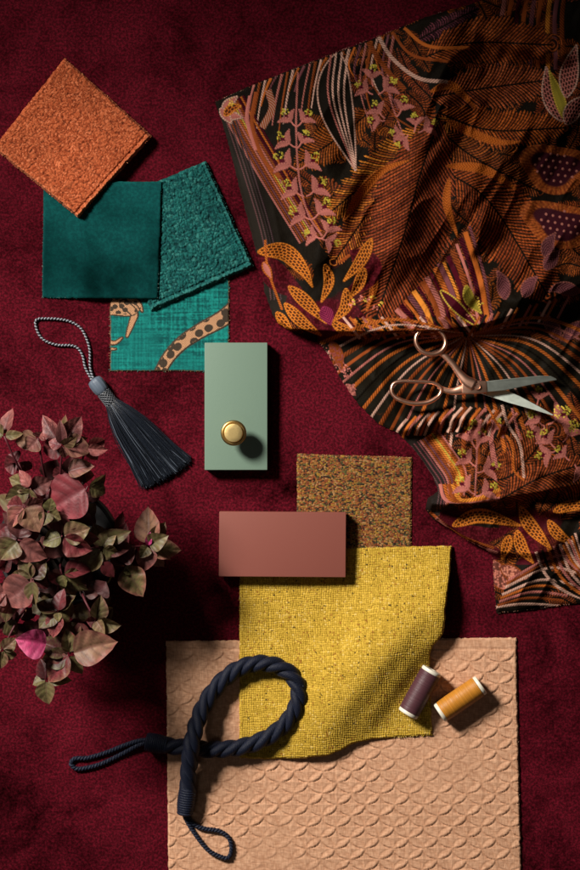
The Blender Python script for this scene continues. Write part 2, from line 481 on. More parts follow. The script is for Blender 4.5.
# orange boucle
OB = [(64.5, 58), (152, 136), (78, 218), (-7, 148)]
def ob_base(X, Y): return 5.2 + 9.0 * sstep(60, 190, (X - 64) * .43 + (Y - 58) * .9 + 30)
def ob_hem(u, v, X, Y, sd, Z, C):
    s, d, L = coords_to([(152, 136), (78, 218)], X, Y, 4)
    a = np.abs(d); roll = np.exp(-((a - 2.4) / 1.6) ** 2); groove = np.exp(-((a - 5.6) / .9) ** 2)
    s2, d2, L2 = coords_to([(78, 218), (-7, 148)], X, Y, 4)
    r2 = np.exp(-((np.abs(d2) - 1.8) / 1.3) ** 2)
    Z = Z + (roll * .9 + r2 * .6) * (.7 + .3 * np.sin(s * 2 + s2 * 2)) - groove * 1.2
    C = lerp(C, (.62, .20, .085), np.clip(roll * .4 + r2 * .35, 0, 1))
    return Z, C
o = sheet('fabric_swatch', OB, boucle_fn(OB, [(.38, .080, .026), (.45, .108, .038), (.28, .053, .016), (.55, .15, .06)], (.06, .008, .003), ob_base, 2.35, 1.5, 60, border=ob_hem), M_boucle, .5, 4.0, seed=7, jit=.35)
tag(o, 'burnt orange bouclé swatch turned on its corner', 'fabric swatch', 'fabric swatches')
fray(o, [((152, 136), (78, 218), 11, 12), ((78, 218), (-7, 148), 11, 4), ((64.5, 58), (152, 136), 4, 9)], [(.5, .14, .05), (.3, .07, .02), (.65, .25, .1)], .6, 1.1, 10)

# multicoloured tweed
TW = [(297, 454), (412, 457), (411.5, 575), (297, 575)]
def tw_fn(X, Y, sd):
    wx = (fbm(X, Y, 6, 71, 2) - .5) * 4
    f, cid = worley((X + wx) * .85, Y * 1.25, 1.6, 70)
    cols = [(.34, .13, .03), (.38, .18, .045), (.22, .055, .02), (.42, .23, .035), (.05, .045, .022), (.30, .085, .035), (.14, .13, .04), (.48, .26, .10), (.03, .018, .015), (.36, .10, .03)]
    C = palette(cid, cols) * .74; h = np.clip(1.1 - f * 1.2, 0, 1)
    C = lerp((.05, .025, .012), C, np.clip(h * 1.5, 0, 1))
    e = sstep(0, 1.6, -sd)
    return 1.5 + .9 * h * e - .7 * (1 - e), C
o = sheet('fabric_swatch', TW, tw_fn, M_boucle, .5, 1.2, seed=8, jit=.3)
tag(o, 'speckled gold, rust and olive tweed swatch', 'fabric swatch', 'fabric swatches')
fray(o, [((297, 454), (412, 457), 1.2, 1.2), ((412, 457), (411.5, 545), 1.2, 1.2), ((297, 510), (297, 454), 1.2, 1.2)], [(.4, .2, .06), (.12, .08, .03), (.5, .3, .1)], .7, 1.0, 11)

# peach matelasse
PE = [(166, 641), (516.5, 637.5), (522, 905), (168.5, 905)]
def pe_fn(X, Y, sd):
    u, v = X - 166, Y - 639
    px_, py_ = 29.0, 22.0                    # period of the quilted circles
    vv = v + 2.0 * (fbm(u, v, 60, 80, 2) - .5); uu = u + 3 * (fbm(u, v, 70, 82, 2) - .5) + vv * .02
    def rings(ox, oy):
        a = ((uu / px_ + ox) % 1 - .5) * 2; b = ((vv / py_ + oy) % 1 - .5) * 2
        return a, b
    # overlapping circles: distance to nearest circle line of the two interleaved lattices
    dmin = np.full(X.shape, 9.); inside = np.zeros(X.shape); sgn = np.zeros(X.shape); low = np.zeros(X.shape); top_ = np.full(X.shape, 1e9); hs = np.zeros(X.shape)
    R = 1.0
    for oy in range(-1, 2):
        for ox in range(-1, 2):
            for q in (0, .5):
                cx = np.floor(uu / px_) + ox + q + .5; cy = np.floor(vv / py_) + oy + q + .5
                rr = np.hypot((uu / px_ - cx) * 2, (vv / py_ - cy) * 2)
                nd = np.abs(rr - R); mm = nd < dmin; dmin = np.where(mm, nd, dmin); inside += rr < R
                up_ = (rr < R) & (cy < top_); top_ = np.where(up_, cy, top_); hs = np.where(up_, rr ** 1.6, hs)
                sgn = np.where(mm, np.sign(R - rr), sgn); low = np.where(mm, np.clip((vv / py_ - cy) * 2.2, -1, 1), low)
    line = np.exp(-(dmin / .085) ** 2)
    petal = np.where(inside >= 2, 1., 0.) * np.clip(dmin / .28, 0, 1) ** .6
    body = np.clip(dmin / .42, 0, 1) ** .8 * np.where(inside >= 2, .55, 1.)
    strength = .14 + .72 * sstep(.36, .66, fbm(u, v, 60, 85, 3) * .8 + .24 * sstep(30, 200, u))
    scale_ = sgn * np.clip(low, -.25, 1) * np.exp(-dmin / .26)
    h = (body * .55 - line * (.05 + .3 * np.clip(low, 0, 1)) + scale_ * .45 + hs * .95) * strength
    h *= sstep(9, 13, v) * .97 + .03
    weave = .5 * vnoise(X * 3.2, Y * .6, 2.2, 86) + .5 * vnoise(X * .6, Y * 3.2, 2.2, 87)
    C = lerp((.44, .228, .132), (.70, .41, .255), np.clip((weave - .2) * 1.6, 0, 1))
    C = lerp(C, (.44, .205, .105), .3 * line)
    e = sstep(0, 1.5, -sd)
    hem = np.exp(-((v - 10) / 1.3) ** 2) * .4
    Z = 2.6 + h * 1.5 * e + .4 * (weave - .5) - hem - 1.1 * (1 - e) + .7 * (fbm(u, v, 90, 88, 2) - .5)
    return Z, C
o = sheet('quilted_fabric', PE, pe_fn, M_weave, .75, 2.0, seed=9, jit=.25)
tag(o, 'large peach quilted cloth with raised overlapping petal pattern', 'fabric')
fray(o, [((166, 641), (516, 637.5), 1.8, 1.8), ((516, 637.5), (521.5, 880), 1.8, 1.8), ((168.5, 880), (166, 641), 1.8, 1.8)], [(.62, .42, .28), (.5, .28, .15), (.7, .55, .4)], .35, 1.0, 12)

# yellow weave with a soft diagonal fold
YE = [(239.5, 548), (346, 548), (452, 546), (450, 575), (446, 606), (444.8, 626), (443, 634), (438.5, 640.5), (433, 646), (430, 654), (430, 670), (430.8, 695), (432.5, 735.5), (400, 737), (372, 739), (352, 744), (340, 751), (326, 756), (300, 758.5), (268, 759), (239.5, 758)]
def ye_fn(X, Y, sd):
    z = 2.2 + 2.7 * sstep(600, 660, Y) + .6 * sstep(400, 470, X)
    s, d, L = coords_to([(470, 560), (425, 610), (375, 665), (330, 720), (308, 770)], X, Y, 24)
    t = s / L; A = 23.0 * np.sin(np.pi * np.clip(t * .98, 0, 1)) ** .8
    z = z + A * np.where(d < 0, np.exp(-(d / 29) ** 2), np.exp(-(d / 46) ** 2))   # d<0 lies to the lower right
    s2, d2, L2 = coords_to([(455, 625), (425, 648), (392, 690), (352, 742)], X, Y, 20)
    z = z + 3.0 * np.exp(-(d2 / 10) ** 2) * sstep(0, 30, s2) * (1 - sstep(L2 - 40, L2, s2))
    # flap at the right edge stands proud
    z = z + 7 * np.exp(-(((X - 446) / 16) ** 2 + ((Y - 612) / 34) ** 2))
    e = sstep(0, 1.6, -sd)
    # basket weave of slubby yarns
    wx = X + 2.2 * (fbm(X, Y, 14, 90, 3) - .5) * 2; wy = Y + 2.2 * (fbm(X, Y, 14, 91, 3) - .5) * 2
    P = 2.15
    i, j = np.floor(wx / P), np.floor(wy / P); fx, fy = wx / P - i, wy / P - j
    over = (i + j) % 2
    hx = np.sin(np.pi * fx) ** .6 * (.7 + .3 * np.sin(np.pi * fy)); hy = np.sin(np.pi * fy) ** .6 * (.7 + .3 * np.sin(np.pi * fx))
    h = np.where(over > 0, hx, hy)
    f, cid = worley(X, Y, 1.5, 92)
    cell = hash2(i, j, 93)
    slx = hash2(i, np.floor(Y / 17 + hash2(i, i, 2) * 5), 94); sly = hash2(np.floor(X / 17 + hash2(j, j, 3) * 5), j, 95)
    tone = .24 * cell + .42 * np.where(over > 0, slx, sly) + .34 * cid
    C = lerp((.30, .185, .014), (.77, .505, .072), tone)
    C = np.where((tone > .80)[..., None], np.array((.66, .47, .13)), C)
    C = np.where(((cid > .9) & (cell < .35))[..., None], np.array((.30, .13, .02)), C)
    C = np.where(((cid < .02) & (cell > .4))[..., None], np.array((.05, .035, .012)), C)
    C = lerp((.20, .12, .006), C, np.clip(h * 1.25 + .25 * (fbm(X, Y, 5, 96, 2) - .5), 0, 1))
    Z = z + 1.0 * h * e + .35 * np.clip(1 - f, 0, 1) - 1.0 * (1 - e)
    return Z, C
o = sheet('fabric_swatch', YE, ye_fn, M_boucle, .5, 1.6, seed=10, jit=.3)
tag(o, 'mustard yellow basket weave cloth with a soft diagonal fold', 'fabric swatch', 'fabric swatches')
fray(o, [((452, 546), (446, 606), 3, 8), ((346, 548), (452, 546), 3, 3), ((239.5, 758), (239.5, 580), 5, 2.5), ((432.5, 735.5), (372, 739), 5, 5), ((326, 756), (239.5, 758), 5.5, 5)],
     [(.6, .42, .04), (.4, .25, .02), (.75, .58, .2)], .8, 1.3, 13)

# ------------------------------------------------------------------ embroidered cloth
RUST, ORNG, AMBR = (.22, .047, .010), (.41, .10, .016), (.62, .21, .028)
PINK, CREAM, MAUV = (.40, .125, .10), (.56, .32, .24), (.15, .045, .05)
WINE, OLIV, YELL, BLCK = (.055, .0032, .009), (.24, .19, .022), (.50, .34, .045), (.0075, .0055, .0035)

class Canvas:
    def __init__(s, x0, y0, x1, y1, res):
        s.res = res; s.xs = np.arange(x0, x1, res); s.ys = np.arange(y0, y1, res); s.x0, s.y0 = x0, y0
        s.X, s.Y = np.meshgrid(s.xs, s.ys)
        s.c = np.ones(s.X.shape + (3,)) * np.array(BLCK); s.h = np.zeros(s.X.shape)
        s.r = np.random.default_rng(21)
    def win(s, pts, pad):
        P = np.asarray(pts, float); lo = P.min(0) - pad; hi = P.max(0) + pad
        j0 = max(0, int((lo[0] - s.x0) / s.res)); j1 = min(len(s.xs), int((hi[0] - s.x0) / s.res) + 1)
        i0 = max(0, int((lo[1] - s.y0) / s.res)); i1 = min(len(s.ys), int((hi[1] - s.y0) / s.res) + 1)
        return (slice(i0, max(i0, i1)), slice(j0, max(j0, j1)))
    def put(s, w, m, col, h):
        m = np.clip(m, 0, 1); col = np.asarray(col, float)
        if col.ndim == 1: col = np.ones(m.shape + (3,)) * col
        s.c[w] = s.c[w] * (1 - m[..., None]) + col * m[..., None]
        s.h[w] = s.h[w] * (1 - m) + (s.h[w] * .35 + h) * m
    def strand(s, pts, wd, col, twist=0, col2=None, taper=0, h=.45):
        w = s.win(pts, wd + 2); X, Y = s.X[w], s.Y[w]
        if X.size == 0: return
        a, d, L = coords_to(pts, X, Y, 26)
        ww = wd * .5 * ((1 - taper * (a / L)) if taper >= 0 else (1 + taper * (1 - a / L))); q = np.abs(d) / np.maximum(ww, .2)
        m = sstep(1.15, .75, q) * ((a > 0) & (a < L - .01))
        base = np.asarray(col, float); c2 = np.asarray(col2 if col2 is not None else base * .5, float)
        if twist:
            ph = ((a + d * 1.1) / twist) % 1; k = sstep(.15, .4, ph) * sstep(1.0, .75, ph)
            C = lerp(c2 * .6, base, k)
        else:
            k = .75 + .25 * np.sin(a * 2.8 + d * 3) ; C = base * (.75 + .35 * k)[..., None]
        s.put(w, m, C, h * np.sqrt(np.clip(1 - q * q, 0, 1)) * (.6 + .4 * k))
    def feather(s, pts, wl, wr=None, col=RUST, col2=ORNG, sp=3.6, slant=1.0, rib=BLCK, fill=.58, dim=1.0, bg=None, blunt=.55):
        wr = wl if wr is None else wr; w = s.win(pts, max(wl, wr) * 1.25); X, Y = s.X[w], s.Y[w]
        if X.size == 0: return
        seed = int(s.r.integers(1 << 20)); sp = sp * .88; dim = dim * s.r.uniform(.72, 1.15); hue = np.array((1, s.r.uniform(.78, 1.05), s.r.uniform(.8, 1.7)))
        a, d, L = coords_to(pts, X, Y, 36); ad = np.abs(d); side = (d > 0).astype(float)
        wmax = np.where(d > 0, wr, wl)
        q = (a - ad * slant * 1.15 + 9.0 * (ad / wmax) ** 2 + 3.0 * (fbm(X, Y, 16, seed & 255, 2) - .5)) / sp; i = np.floor(q); fr = q - i
        rnd = hash2(i, side, seed); a0 = np.clip((i + .5) * sp / L, 0, 1)
        prof = np.sin(np.pi * np.clip(a0, .02, 1) ** .7) ** blunt
        ln = wmax * prof * (.82 + .26 * rnd)
        tail = np.clip((ln - ad) / (sp * .8), 0, 1)
        wd = fill * np.sqrt(tail); k = np.abs(fr - .5) * 2 / np.maximum(wd, .01)
        m = sstep(1.15, .8, k) * (ad < ln) * (i >= 0) * (a0 < .99)
        st = .60 + .40 * np.sin(ad * 2 * np.pi / 2.6 + i * 2.4)
        C = lerp(col, col2, np.clip(rnd * 1.1 - .1 + .25 * (vnoise(X, Y, 14, seed) - .5), 0, 1)) * (dim * (.45 + .6 * st) * (.45 + 1.0 * vnoise(X, Y, 1.6, seed + 3)))[..., None] * hue
        if bg is not None:
            mb = (ad < ln * 1.0) & (i >= 0); s.put(w, mb * .9, bg, 0)
        s.put(w, m, C, .5 * np.sqrt(np.clip(1 - k * k, 0, 1)) * (.7 + .3 * st))
        if rib is not None:
            s.put(w, sstep(1.2, .5, ad) * (a > 1) * (a < L - 1), np.asarray(rib) * .7, .1)
    def leaf(s, pts, wd, col, fill='solid', edge=None, ew=1.1, col2=None, pw=.75, bg=None):
        w = s.win(pts, wd + 3); X, Y = s.X[w], s.Y[w]
        if X.size == 0: return
        a, d, L = coords_to(pts, X, Y, 24); t = a / L
        pr = wd * np.sin(np.pi * np.clip(t, 0, 1) ** pw) ** 1.05; ad = np.abs(d)
        ins = sstep(.5, -.5, ad - pr) * ((t > 0) & (t < 1)); col = np.asarray(col, float)
        c2 = np.asarray(col2 if col2 is not None else col * .45, float)
        if fill == 'solid':
            st = .7 + .3 * np.sin((a + ad * 1.4) * 2.6)
            C = lerp(c2, col, np.clip(.45 + .5 * st * (d < 0) + .3 * st, 0, 1)); hh = .3 * st + .25
        elif fill == 'net':
            g = ((np.floor(d / 2.7)) % 2) * 2.2
            ph = ((a + g + .3 * d) / 4.4) % 1; gx = np.abs((d / 2.7) % 1 - .5) * 2
            hole = sstep(.85, .6, gx) * sstep(.20, .30, ph) * sstep(1, .94, ph)
            C = lerp(col, bg if bg is not None else c2 * .5, hole * .93); hh = .45 * (1 - hole)
        elif fill == 'speck':
            f, cid = worley(X, Y, 2.2, 77); C = lerp(c2, col, (cid > .45) * sstep(.75, .3, f)); hh = .3 * (1 - f)
        else:
            k = sstep(.4, .6, ((a + ad * 1.2) / 3.0) % 1); C = lerp(c2, col, k); hh = .4 * k
        s.put(w, ins, C, hh)
        if edge is not None:
            em = sstep(ew, ew * .4, np.abs(ad - pr)) * ((t > 0.01) & (t < .99)); tw = .7 + .3 * np.sin(a * 2.6)
            s.put(w, em, np.asarray(edge)[None, None] * tw[..., None], .5)
    def knots(s, x, y, r, col=OLIV, n=14):
        for k in range(n):
            q = s.r.random() ** .5 * r; t = s.r.random() * 6.283; cx, cy = x + q * math.cos(t), y + q * math.sin(t)
            w = s.win([(cx, cy)], 2); d = np.hypot(s.X[w] - cx, s.Y[w] - cy); rr = .75 + .4 * s.r.random()
            if d.size: s.put(w, sstep(rr, rr * .6, d), np.asarray(col) * (.6 + s.r.random()), .6 * np.clip(1 - d / rr, 0, 1))
    def petal(s, x0, y0, x1, y1, wd, col=PINK, bend=.12):
        mx, my = (x0 + x1) / 2 - (y1 - y0) * bend, (y0 + y1) / 2 + (x1 - x0) * bend
        s.leaf([(x0, y0), (mx, my), (x1, y1)], wd, col, 'solid', edge=np.asarray(col) * 1.15, ew=.8, col2=np.asarray(col) * .42)
    def flower(s, x, y, ang, r=13):
        """a bloom on a short stalk: two pink petals, a wine petal and an olive cluster"""
        sg = 1 if math.cos(math.radians(ang)) < 0 else -1
        def at(a, l): t = math.radians(a); return l * math.cos(t), l * math.sin(t)
        ox, oy = at(ang - 10 * sg, r * .42); bx, by = x + ox, y + oy
        s.strand([(x, y + 2.5), (x + ox * .5, y + oy * .5 + 2), (bx, by)], 1.6, PINK)
        kx, ky = at(ang + 18 * sg, r * .78); s.knots(bx + kx, by + ky, r * .27, np.asarray(OLIV) * 1.25, 22)
        dx, dy = at(ang + 8 * sg, r * .72); s.leaf([(bx, by), (bx + dx * .5, by + dy * .5), (bx + dx, by + dy)], r * .22, np.asarray(WINE) * 1.3, 'solid', col2=np.asarray(WINE) * .6)
        dx, dy = at(ang + 68 * sg, r * .92); s.petal(bx, by, bx + dx, by + dy, r * .16, np.asarray(PINK) * .82, -.14 * sg)
        dx, dy = at(ang - 44 * sg, r * 1.0); s.petal(bx, by, bx + dx, by + dy, r * .17, np.asarray(PINK) * .9, .14 * sg)

CV = Canvas(205, -30, 606, 625, .55)
def paint(C):
    r = C.r
    # ground weave
    C.c *= (.75 + .5 * vnoise(C.X * 3, C.Y, 2, 5))[..., None]
    # loose under-layer of dull rust feathers and strands
    for k in range(230):
        x, y = r.uniform(300, 600), r.uniform(-20, 610); t = r.uniform(0, 6.28); L = r.uniform(26, 62)
        if x - 300 < (y - 20) * .0 and y > 330: continue
        b = r.uniform(-.4, .4)
        pts = [(x, y), (x + L * .5 * math.cos(t), y + L * .5 * math.sin(t)), (x + L * math.cos(t + b), y + L * math.sin(t + b))]
        C.feather(pts, r.uniform(7, 13), col=RUST, col2=ORNG, sp=2.7, dim=.7, bg=BLCK)
    # right side: tall dark stripes near the top, plain feathers
    for k, (x, cc) in enumerate(((500, PINK), (507, RUST), (515, WINE), (522, RUST), (530, MAUV), (537, RUST), (546, AMBR), (553, MAUV), (560, RUST))):
        C.strand([(x + 10, -25), (x + 2, 15), (x - 4 + k, 70)], 4.5, np.asarray(cc) * .8, 0 if k % 2 else 3)
    F = C.feather
    F([(418, 40), (455, 20), (480, 8)], 9, col=MAUV, col2=PINK, sp=3, dim=.6, bg=BLCK)
    F([(425, 57), (470, 43), (552, 45)], 27, 24, sp=4.4, slant=1.05, bg=BLCK)
    F([(428, 98), (480, 89), (548, 80)], 23, 24, sp=4.2, slant=1.0, bg=BLCK)
    F([(436, 112), (490, 130), (565, 128)], 23, 20, sp=4.0, slant=.9, bg=BLCK)
    F([(442, 132), (475, 158), (540, 192)], 17, 20, sp=3.8, bg=BLCK)
    F([(447, 172), (492, 205), (548, 296)], 38, 36, sp=4.2, slant=.75, bg=BLCK)
    # large central feathers
    F([(372, 110), (335, 140), (296, 165)], 19, 19, sp=3.8, bg=BLCK)
    F([(452, 118), (395, 160), (328, 214)], 24, 22, col2=AMBR, sp=3.9, slant=1.1, bg=BLCK)
    F([(392, 172), (368, 212), (334, 262)], 18, 17, col2=AMBR, sp=3.6, bg=(.03, .006, .006))
    F([(440, 118), (420, 175), (405, 232), (376, 318)], 47, 44, col=RUST, col2=ORNG, sp=4.6, slant=.95, bg=BLCK, rib=BLCK)
    for pts, wd in (([(343, 222), (362, 192), (384, 170), (410, 160)], 5.2), ([(446, 120), (470, 132), (498, 142), (524, 142)], 4.6),
                    ([(446, 166), (478, 168), (500, 178), (520, 192)], 5), ([(449, 178), (447, 205), (458, 238)], 4.2), ([(367, 246), (374, 285), (366, 312)], 5.5),
                    ([(430, 92), (452, 86), (476, 108)], 4.5), ([(404, 160), (408, 205), (398, 225)], 0)):
        if wd: C.leaf(pts, wd * .82, (.40, .10, .013), 'bar', edge=ORNG, col2=(.22, .048, .007))
    # spotted petals at the right
    for (cx, cy, rx, ry, rot) in ((556, 168, 36, 24, .15), (562, 224, 42, 22, .2)):
        w = C.win([(cx, cy)], 50); X, Y = C.X[w] - cx, C.Y[w] - cy; ca, sa = math.cos(rot), math.sin(rot)
        a, b = (X * ca + Y * sa) / rx, (-X * sa + Y * ca) / ry
        q = np.sqrt(a * a + b * b) + .12 * np.sin(np.arctan2(b, a) * 3)
        C.put(w, sstep(1.02, .98, q), lerp((.20, .04, .010), (.30, .075, .015), sstep(.3, .7, np.sin(np.arctan2(b, a) * 46) * .5 + .5)) * (.5 + .9 * vnoise(X * 2, Y * 2, 2.4, 9))[..., None], .35)
        C.put(w, sstep(.72, .62, q), (.035, .006, .01), .1)
        for ii in range(-5, 6):
            for jj in range(-2, 3):
                dx, dy = ii * 7 + (jj % 2) * 3.5, jj * 6.5
                if (dx / rx) ** 2 + (dy / ry) ** 2 < .36:
                    px_, py_ = cx + dx * ca - dy * sa, cy + dx * sa + dy * ca
                    w2 = C.win([(px_, py_)], 3); d = np.hypot(C.X[w2] - px_, C.Y[w2] - py_)
                    if d.size: C.put(w2, sstep(1.6, 1.0, d), (.34, .12, .09), .6)
    # netted leaves at the far right
    C.leaf([(563, 122), (550, 95), (546, 66)], 8, PINK, 'net', edge=CREAM, bg=BLCK)
    C.leaf([(565, 120), (560, 100), (549, 70)], 5, OLIV, 'solid', edge=YELL)
    C.leaf([(566, 98), (570, 70), (577, 44)], 9, PINK, 'net', edge=CREAM, bg=BLCK)
    C.leaf([(566, 125), (575, 108), (590, 95)], 8, PINK, 'net', edge=CREAM, bg=BLCK)
    for p in ([(552, 262), (548, 246), (556, 232)], [(505, 300), (503, 282), (497, 270)], [(524, 298), (530, 284), (538, 276)], [(545, 270), (553, 258), (560, 250)], [(580, 292), (560, 288), (548, 292)], [(560, 340), (552, 326), (540, 312)], [(585, 322), (572, 332), (560, 345)]):
        C.leaf(p, 6.5, np.asarray(MAUV) * 1.0, 'bar', edge=np.asarray(PINK) * .6, bg=BLCK)
    # top left: hanging stripes
    for k in range(26):
        x0 = 250 + k * 5.6; y0 = 86 - (x0 - 262) * .37 - 6
        ln = 46 + 26 * math.sin(k * 1.3) + max(0, (x0 - 320)) * .55
        cc = [PINK, RUST, CREAM, ORNG, MAUV][k % 5]
        xe = x0 - 6 + (10 if x0 > 320 else 0) + 12 * max(0, (x0 - 320)) / 80
        C.strand([(x0 + 4, y0), (x0 - 2, y0 + ln * .5), (xe, y0 + ln)], 3.0 if k % 2 else 2.3, cc, [0, 3.2, 2.6][k % 3], taper=.55)
    C.leaf([(338, 52), (335, 100), (356, 172)], 17, BLCK, 'solid', edge=CREAM, col2=BLCK, pw=.7)
    for dx in (-9, -4, 2, 8):
        C.strand([(340 + dx, 52), (337 + dx * .9, 100), (355 + dx * .1, 168)], 2.2, CREAM if dx % 3 else PINK, 2.8, taper=.3)
    for (pts, wd, cc, tw) in (([(378, 36), (392, 58), (418, 78), (448, 82)], 4, CREAM, 3), ([(368, 42), (385, 68), (405, 90)], 5, RUST, 3), ([(392, 32), (412, 55), (450, 62)], 3, RUST, 0), ([(404, 28), (428, 46), (470, 48)], 3.5, ORNG, 0)):
        C.strand(pts, wd, cc, tw)
    # corner bouquet and the long striped border
    bl = [(221, 108), (240, 142), (272, 196), (301, 243)]
    def off(pts, o): 
        return [(x + o * .86, y - o * .5) for x, y in pts]
    w = C.win([(215, 100), (275, 300)], 20); s_, d_, L_ = coords_to([(214, 100), (240, 172), (268, 300)], C.X[w], C.Y[w])
    C.put(w, sstep(26, 22, np.abs(d_)) * (C.Y[w] > 118), (.016, .013, .010), .05)
    for o, wd, cc, tw in ((-1, 2.6, PINK, 2.4), (1.5, 1.8, RUST, 2.6), (3.5, 2, MAUV, 2.2), (6, 3, RUST, 3), (8.6, 2.2, PINK, 2.6), (11, 2.2, ORNG, 2.8), (13, 1.6, YELL, 2.4), (15, 2.2, PINK, 3), (17.4, 2.6, RUST, 2.8), (20, 3, WINE, 2.6), (23, 2.2, ORNG, 2.8), (25.5, 2, WINE, 2.6)):
        C.strand(off(bl, o), wd, cc, tw, taper=.25)
    for o, cc in ((5, (.11, .05, .05)), (8.5, (.09, .05, .05)), (12, (.04, .025, .025)), (15, (.08, .045, .05))):
        C.strand([(218 + o, 112), (238 + o, 172), (258 + o, 240), (266 + o, 300)], 1.5, cc, 2.2)
    for p in ([(222, 110), (228, 104), (238, 96)], [(224, 120), (232, 116), (243, 118)], [(220, 108), (226, 116), (232, 124)]):
        C.leaf(p, 4, PINK, 'solid', edge=CREAM)
    C.leaf([(224, 116), (232, 108), (242, 106)], 4, ORNG, 'net', edge=AMBR, bg=(.02, .006, .004)); C.knots(231, 102, 4, YELL, 12)
    C.strand([(268, 90), (272, 108), (262, 128)], 7, RUST, 3.2, col2=CREAM)
    for pts in ([(250, 96), (247, 120), (256, 150)], [(256, 92), (252, 124), (264, 160), (280, 178)]): C.strand(pts, 4, PINK if pts[0][0] == 250 else RUST, 0)
    # sprigs down the left
    stem = [(298, 72), (296, 125), (299, 178), (308, 214), (322, 236)]
    C.strand(stem, 2.0, PINK, 2.2)
    C.strand([(350, 255), (340, 262)], 3, RUST)
    for (x, y, an, rr) in ((296, 124, -142, 20), (297, 124, -38, 20), (296, 145, -158, 23), (297, 146, -48, 19), (298, 167, -160, 27), (299, 167, -24, 24), (304, 194, -160, 25), (306, 194, -28, 26), (312, 217, -170, 25), (312, 217, -38, 25), (322, 236, -178, 20), (322, 236, -50, 22), (322, 236, 35, 20)):
        C.flower(x, y, an, rr * .70)
    st2 = [(368, 78), (380, 96), (394, 116), (418, 132)]; C.strand(st2, 1.8, RUST, 2.2)
    for (x, y, an, rr) in ((373, 84, -95, 20), (373, 92, -160, 20), (378, 92, -28, 23), (385, 116, -140, 20), (385, 118, 165, 18), (397, 114, -55, 20), (414, 130, -80, 18), (418, 130, -15, 22), (408, 132, 120, 20), (405, 132, 170, 16)):
        C.flower(x, y, an, rr * .70)
    # netted petals on wine, lower left corner
    w = C.win([(258, 240), (375, 345)], 0); X, Y = C.X[w], C.Y[w]
    f, cid = worley(X, Y, 1.8, 12)
    C.put(w, sstep(.47, .53, fbm(X, Y, 34, 44, 2)) * sstep(378, 340, X) * sstep(247, 258, Y), lerp((.070, .0045, .009), (.026, .002, .004), f), .15)
    N = lambda p, wd, c=(.50, .145, .018): C.leaf(p, wd * .84, np.asarray(c), 'net', edge=(.56, .17, .02), bg=(.022, .006, .004))
    S = lambda p, wd, c=(.085, .006, .011): C.leaf(p, wd, c, 'speck', col2=(.04, .003, .005))
    S([(258, 254), (280, 280), (310, 300)], 13); S([(290, 290), (300, 316), (330, 330)], 10); S([(350, 250), (370, 270), (345, 300)], 12)
    S([(300, 318), (330, 322), (360, 330)], 10); S([(335, 300), (345, 310), (370, 322)], 9)
    N([(257, 252), (284, 252), (303, 270), (313, 288)], 9.5); N([(288, 286), (306, 302), (327, 324)], 7); N([(284, 303), (302, 322), (322, 336)], 6.5)
    N([(325, 264), (329, 282), (321, 303)], 5.5); N([(346, 288), (346, 306), (333, 322)], 6.5); N([(372, 238), (360, 262), (343, 282)], 6.5); N([(276, 312), (284, 322), (292, 330)], 5)
    N([(365, 268), (358, 286), (350, 298)], 6); N([(331, 321), (345, 330), (366, 334)], 5.5); N([(352, 320), (380, 326), (410, 334)], 5)
    C.leaf([(323, 306), (328, 318), (331, 326)], 7, (.22, .02, .06), 'bar', col2=(.10, .008, .03))
    C.strand([(265, 240), (268, 270), (282, 310)], 2.5, ORNG, 2.6); C.leaf([(263, 262), (268, 272), (272, 280)], 3.5, PINK, 'solid', edge=ORNG)
    for k in range(8): C.knots(352 + k * 4 + r.normal(0, 1), 300 + r.normal(0, 3) + k * .8, 3, YELL if k % 2 else PINK, 7)
    # diagonal pleat stripes in the middle
    for k in range(19):
        x0, y0 = 392 + k * 4.3, 314 - k * 4.6 if k < 12 else 262 - (k - 12) * 6
        x1, y1 = 410 + k * 4.6, 334 - k * .6
        cc = [RUST, PINK, WINE, ORNG, MAUV, AMBR, WINE][k % 7]
        C.strand([(x0, y0), ((x0 + x1) / 2 + 3, (y0 + y1) / 2), (x1, y1)], 5.2 if k % 3 else 3, cc, 0 if k % 2 else 3.4)
    C.leaf([(440, 290), (462, 312), (482, 330)], 5, WINE, 'solid', edge=YELL); C.knots(478, 302, 6, YELL, 20); C.knots(470, 312, 6, PINK, 14)
    C.leaf([(466, 285), (470, 300), (482, 314)], 5, OLIV, 'solid', edge=YELL)
    # stripes that wrap the roll of the fold
    for k in range(34):
        x = 352 + k * 6.4; yb = 330 - max(0, (x - 470)) * .22
        cc = [CREAM, ORNG, BLCK, PINK, RUST, BLCK][k % 6]; sg = 1 if x < 470 else -.7
        C.strand([(x - 9 * sg, yb - 13), (x - 1 * sg, yb - 3), (x + 8 * sg, yb + 9)], 2.6, cc, 2.6 if k % 2 else 0)
    # fan of braided strands below the fold
    w = C.win([(315, 336), (600, 440)], 0)
    ang0 = 186
    X, Y = C.X[w], C.Y[w]; C.put(w, sstep(0, 6, Y - 338) * sstep(160, 140, np.hypot(X - 468, Y - 336)) * sstep(436, 420, Y + .25 * np.abs(X - 420)), (.010, .008, .005), .05)
    for k in range(34):
        t = math.radians(ang0 - k * 5.9)          # 186 .. -8 degrees, measured from +x, downwards positive
        x0, y0 = 468 + 5 * math.cos(t), 334 + 4 * math.sin(t)
        Rr = 150 if math.cos(t) < 0 else 135
        ex, ey = 468 + Rr * 1.05 * math.cos(t), 336 + Rr * .95 * math.sin(t)
        side = 1 if math.cos(t) < 0 else -1
        mx, my = 468 + Rr * .52 * math.cos(t) - 2 * side, 334 + Rr * .42 * math.sin(t) - 8 * abs(math.cos(t)) * (1 - .3 * abs(math.sin(t)))
        ey += 18 * abs(math.cos(t)) ** 2; 
        if abs(math.cos(t)) > .55: ey += 8
        cc = [ORNG, CREAM, RUST, RUST, PINK, ORNG, BLCK][k % 7]
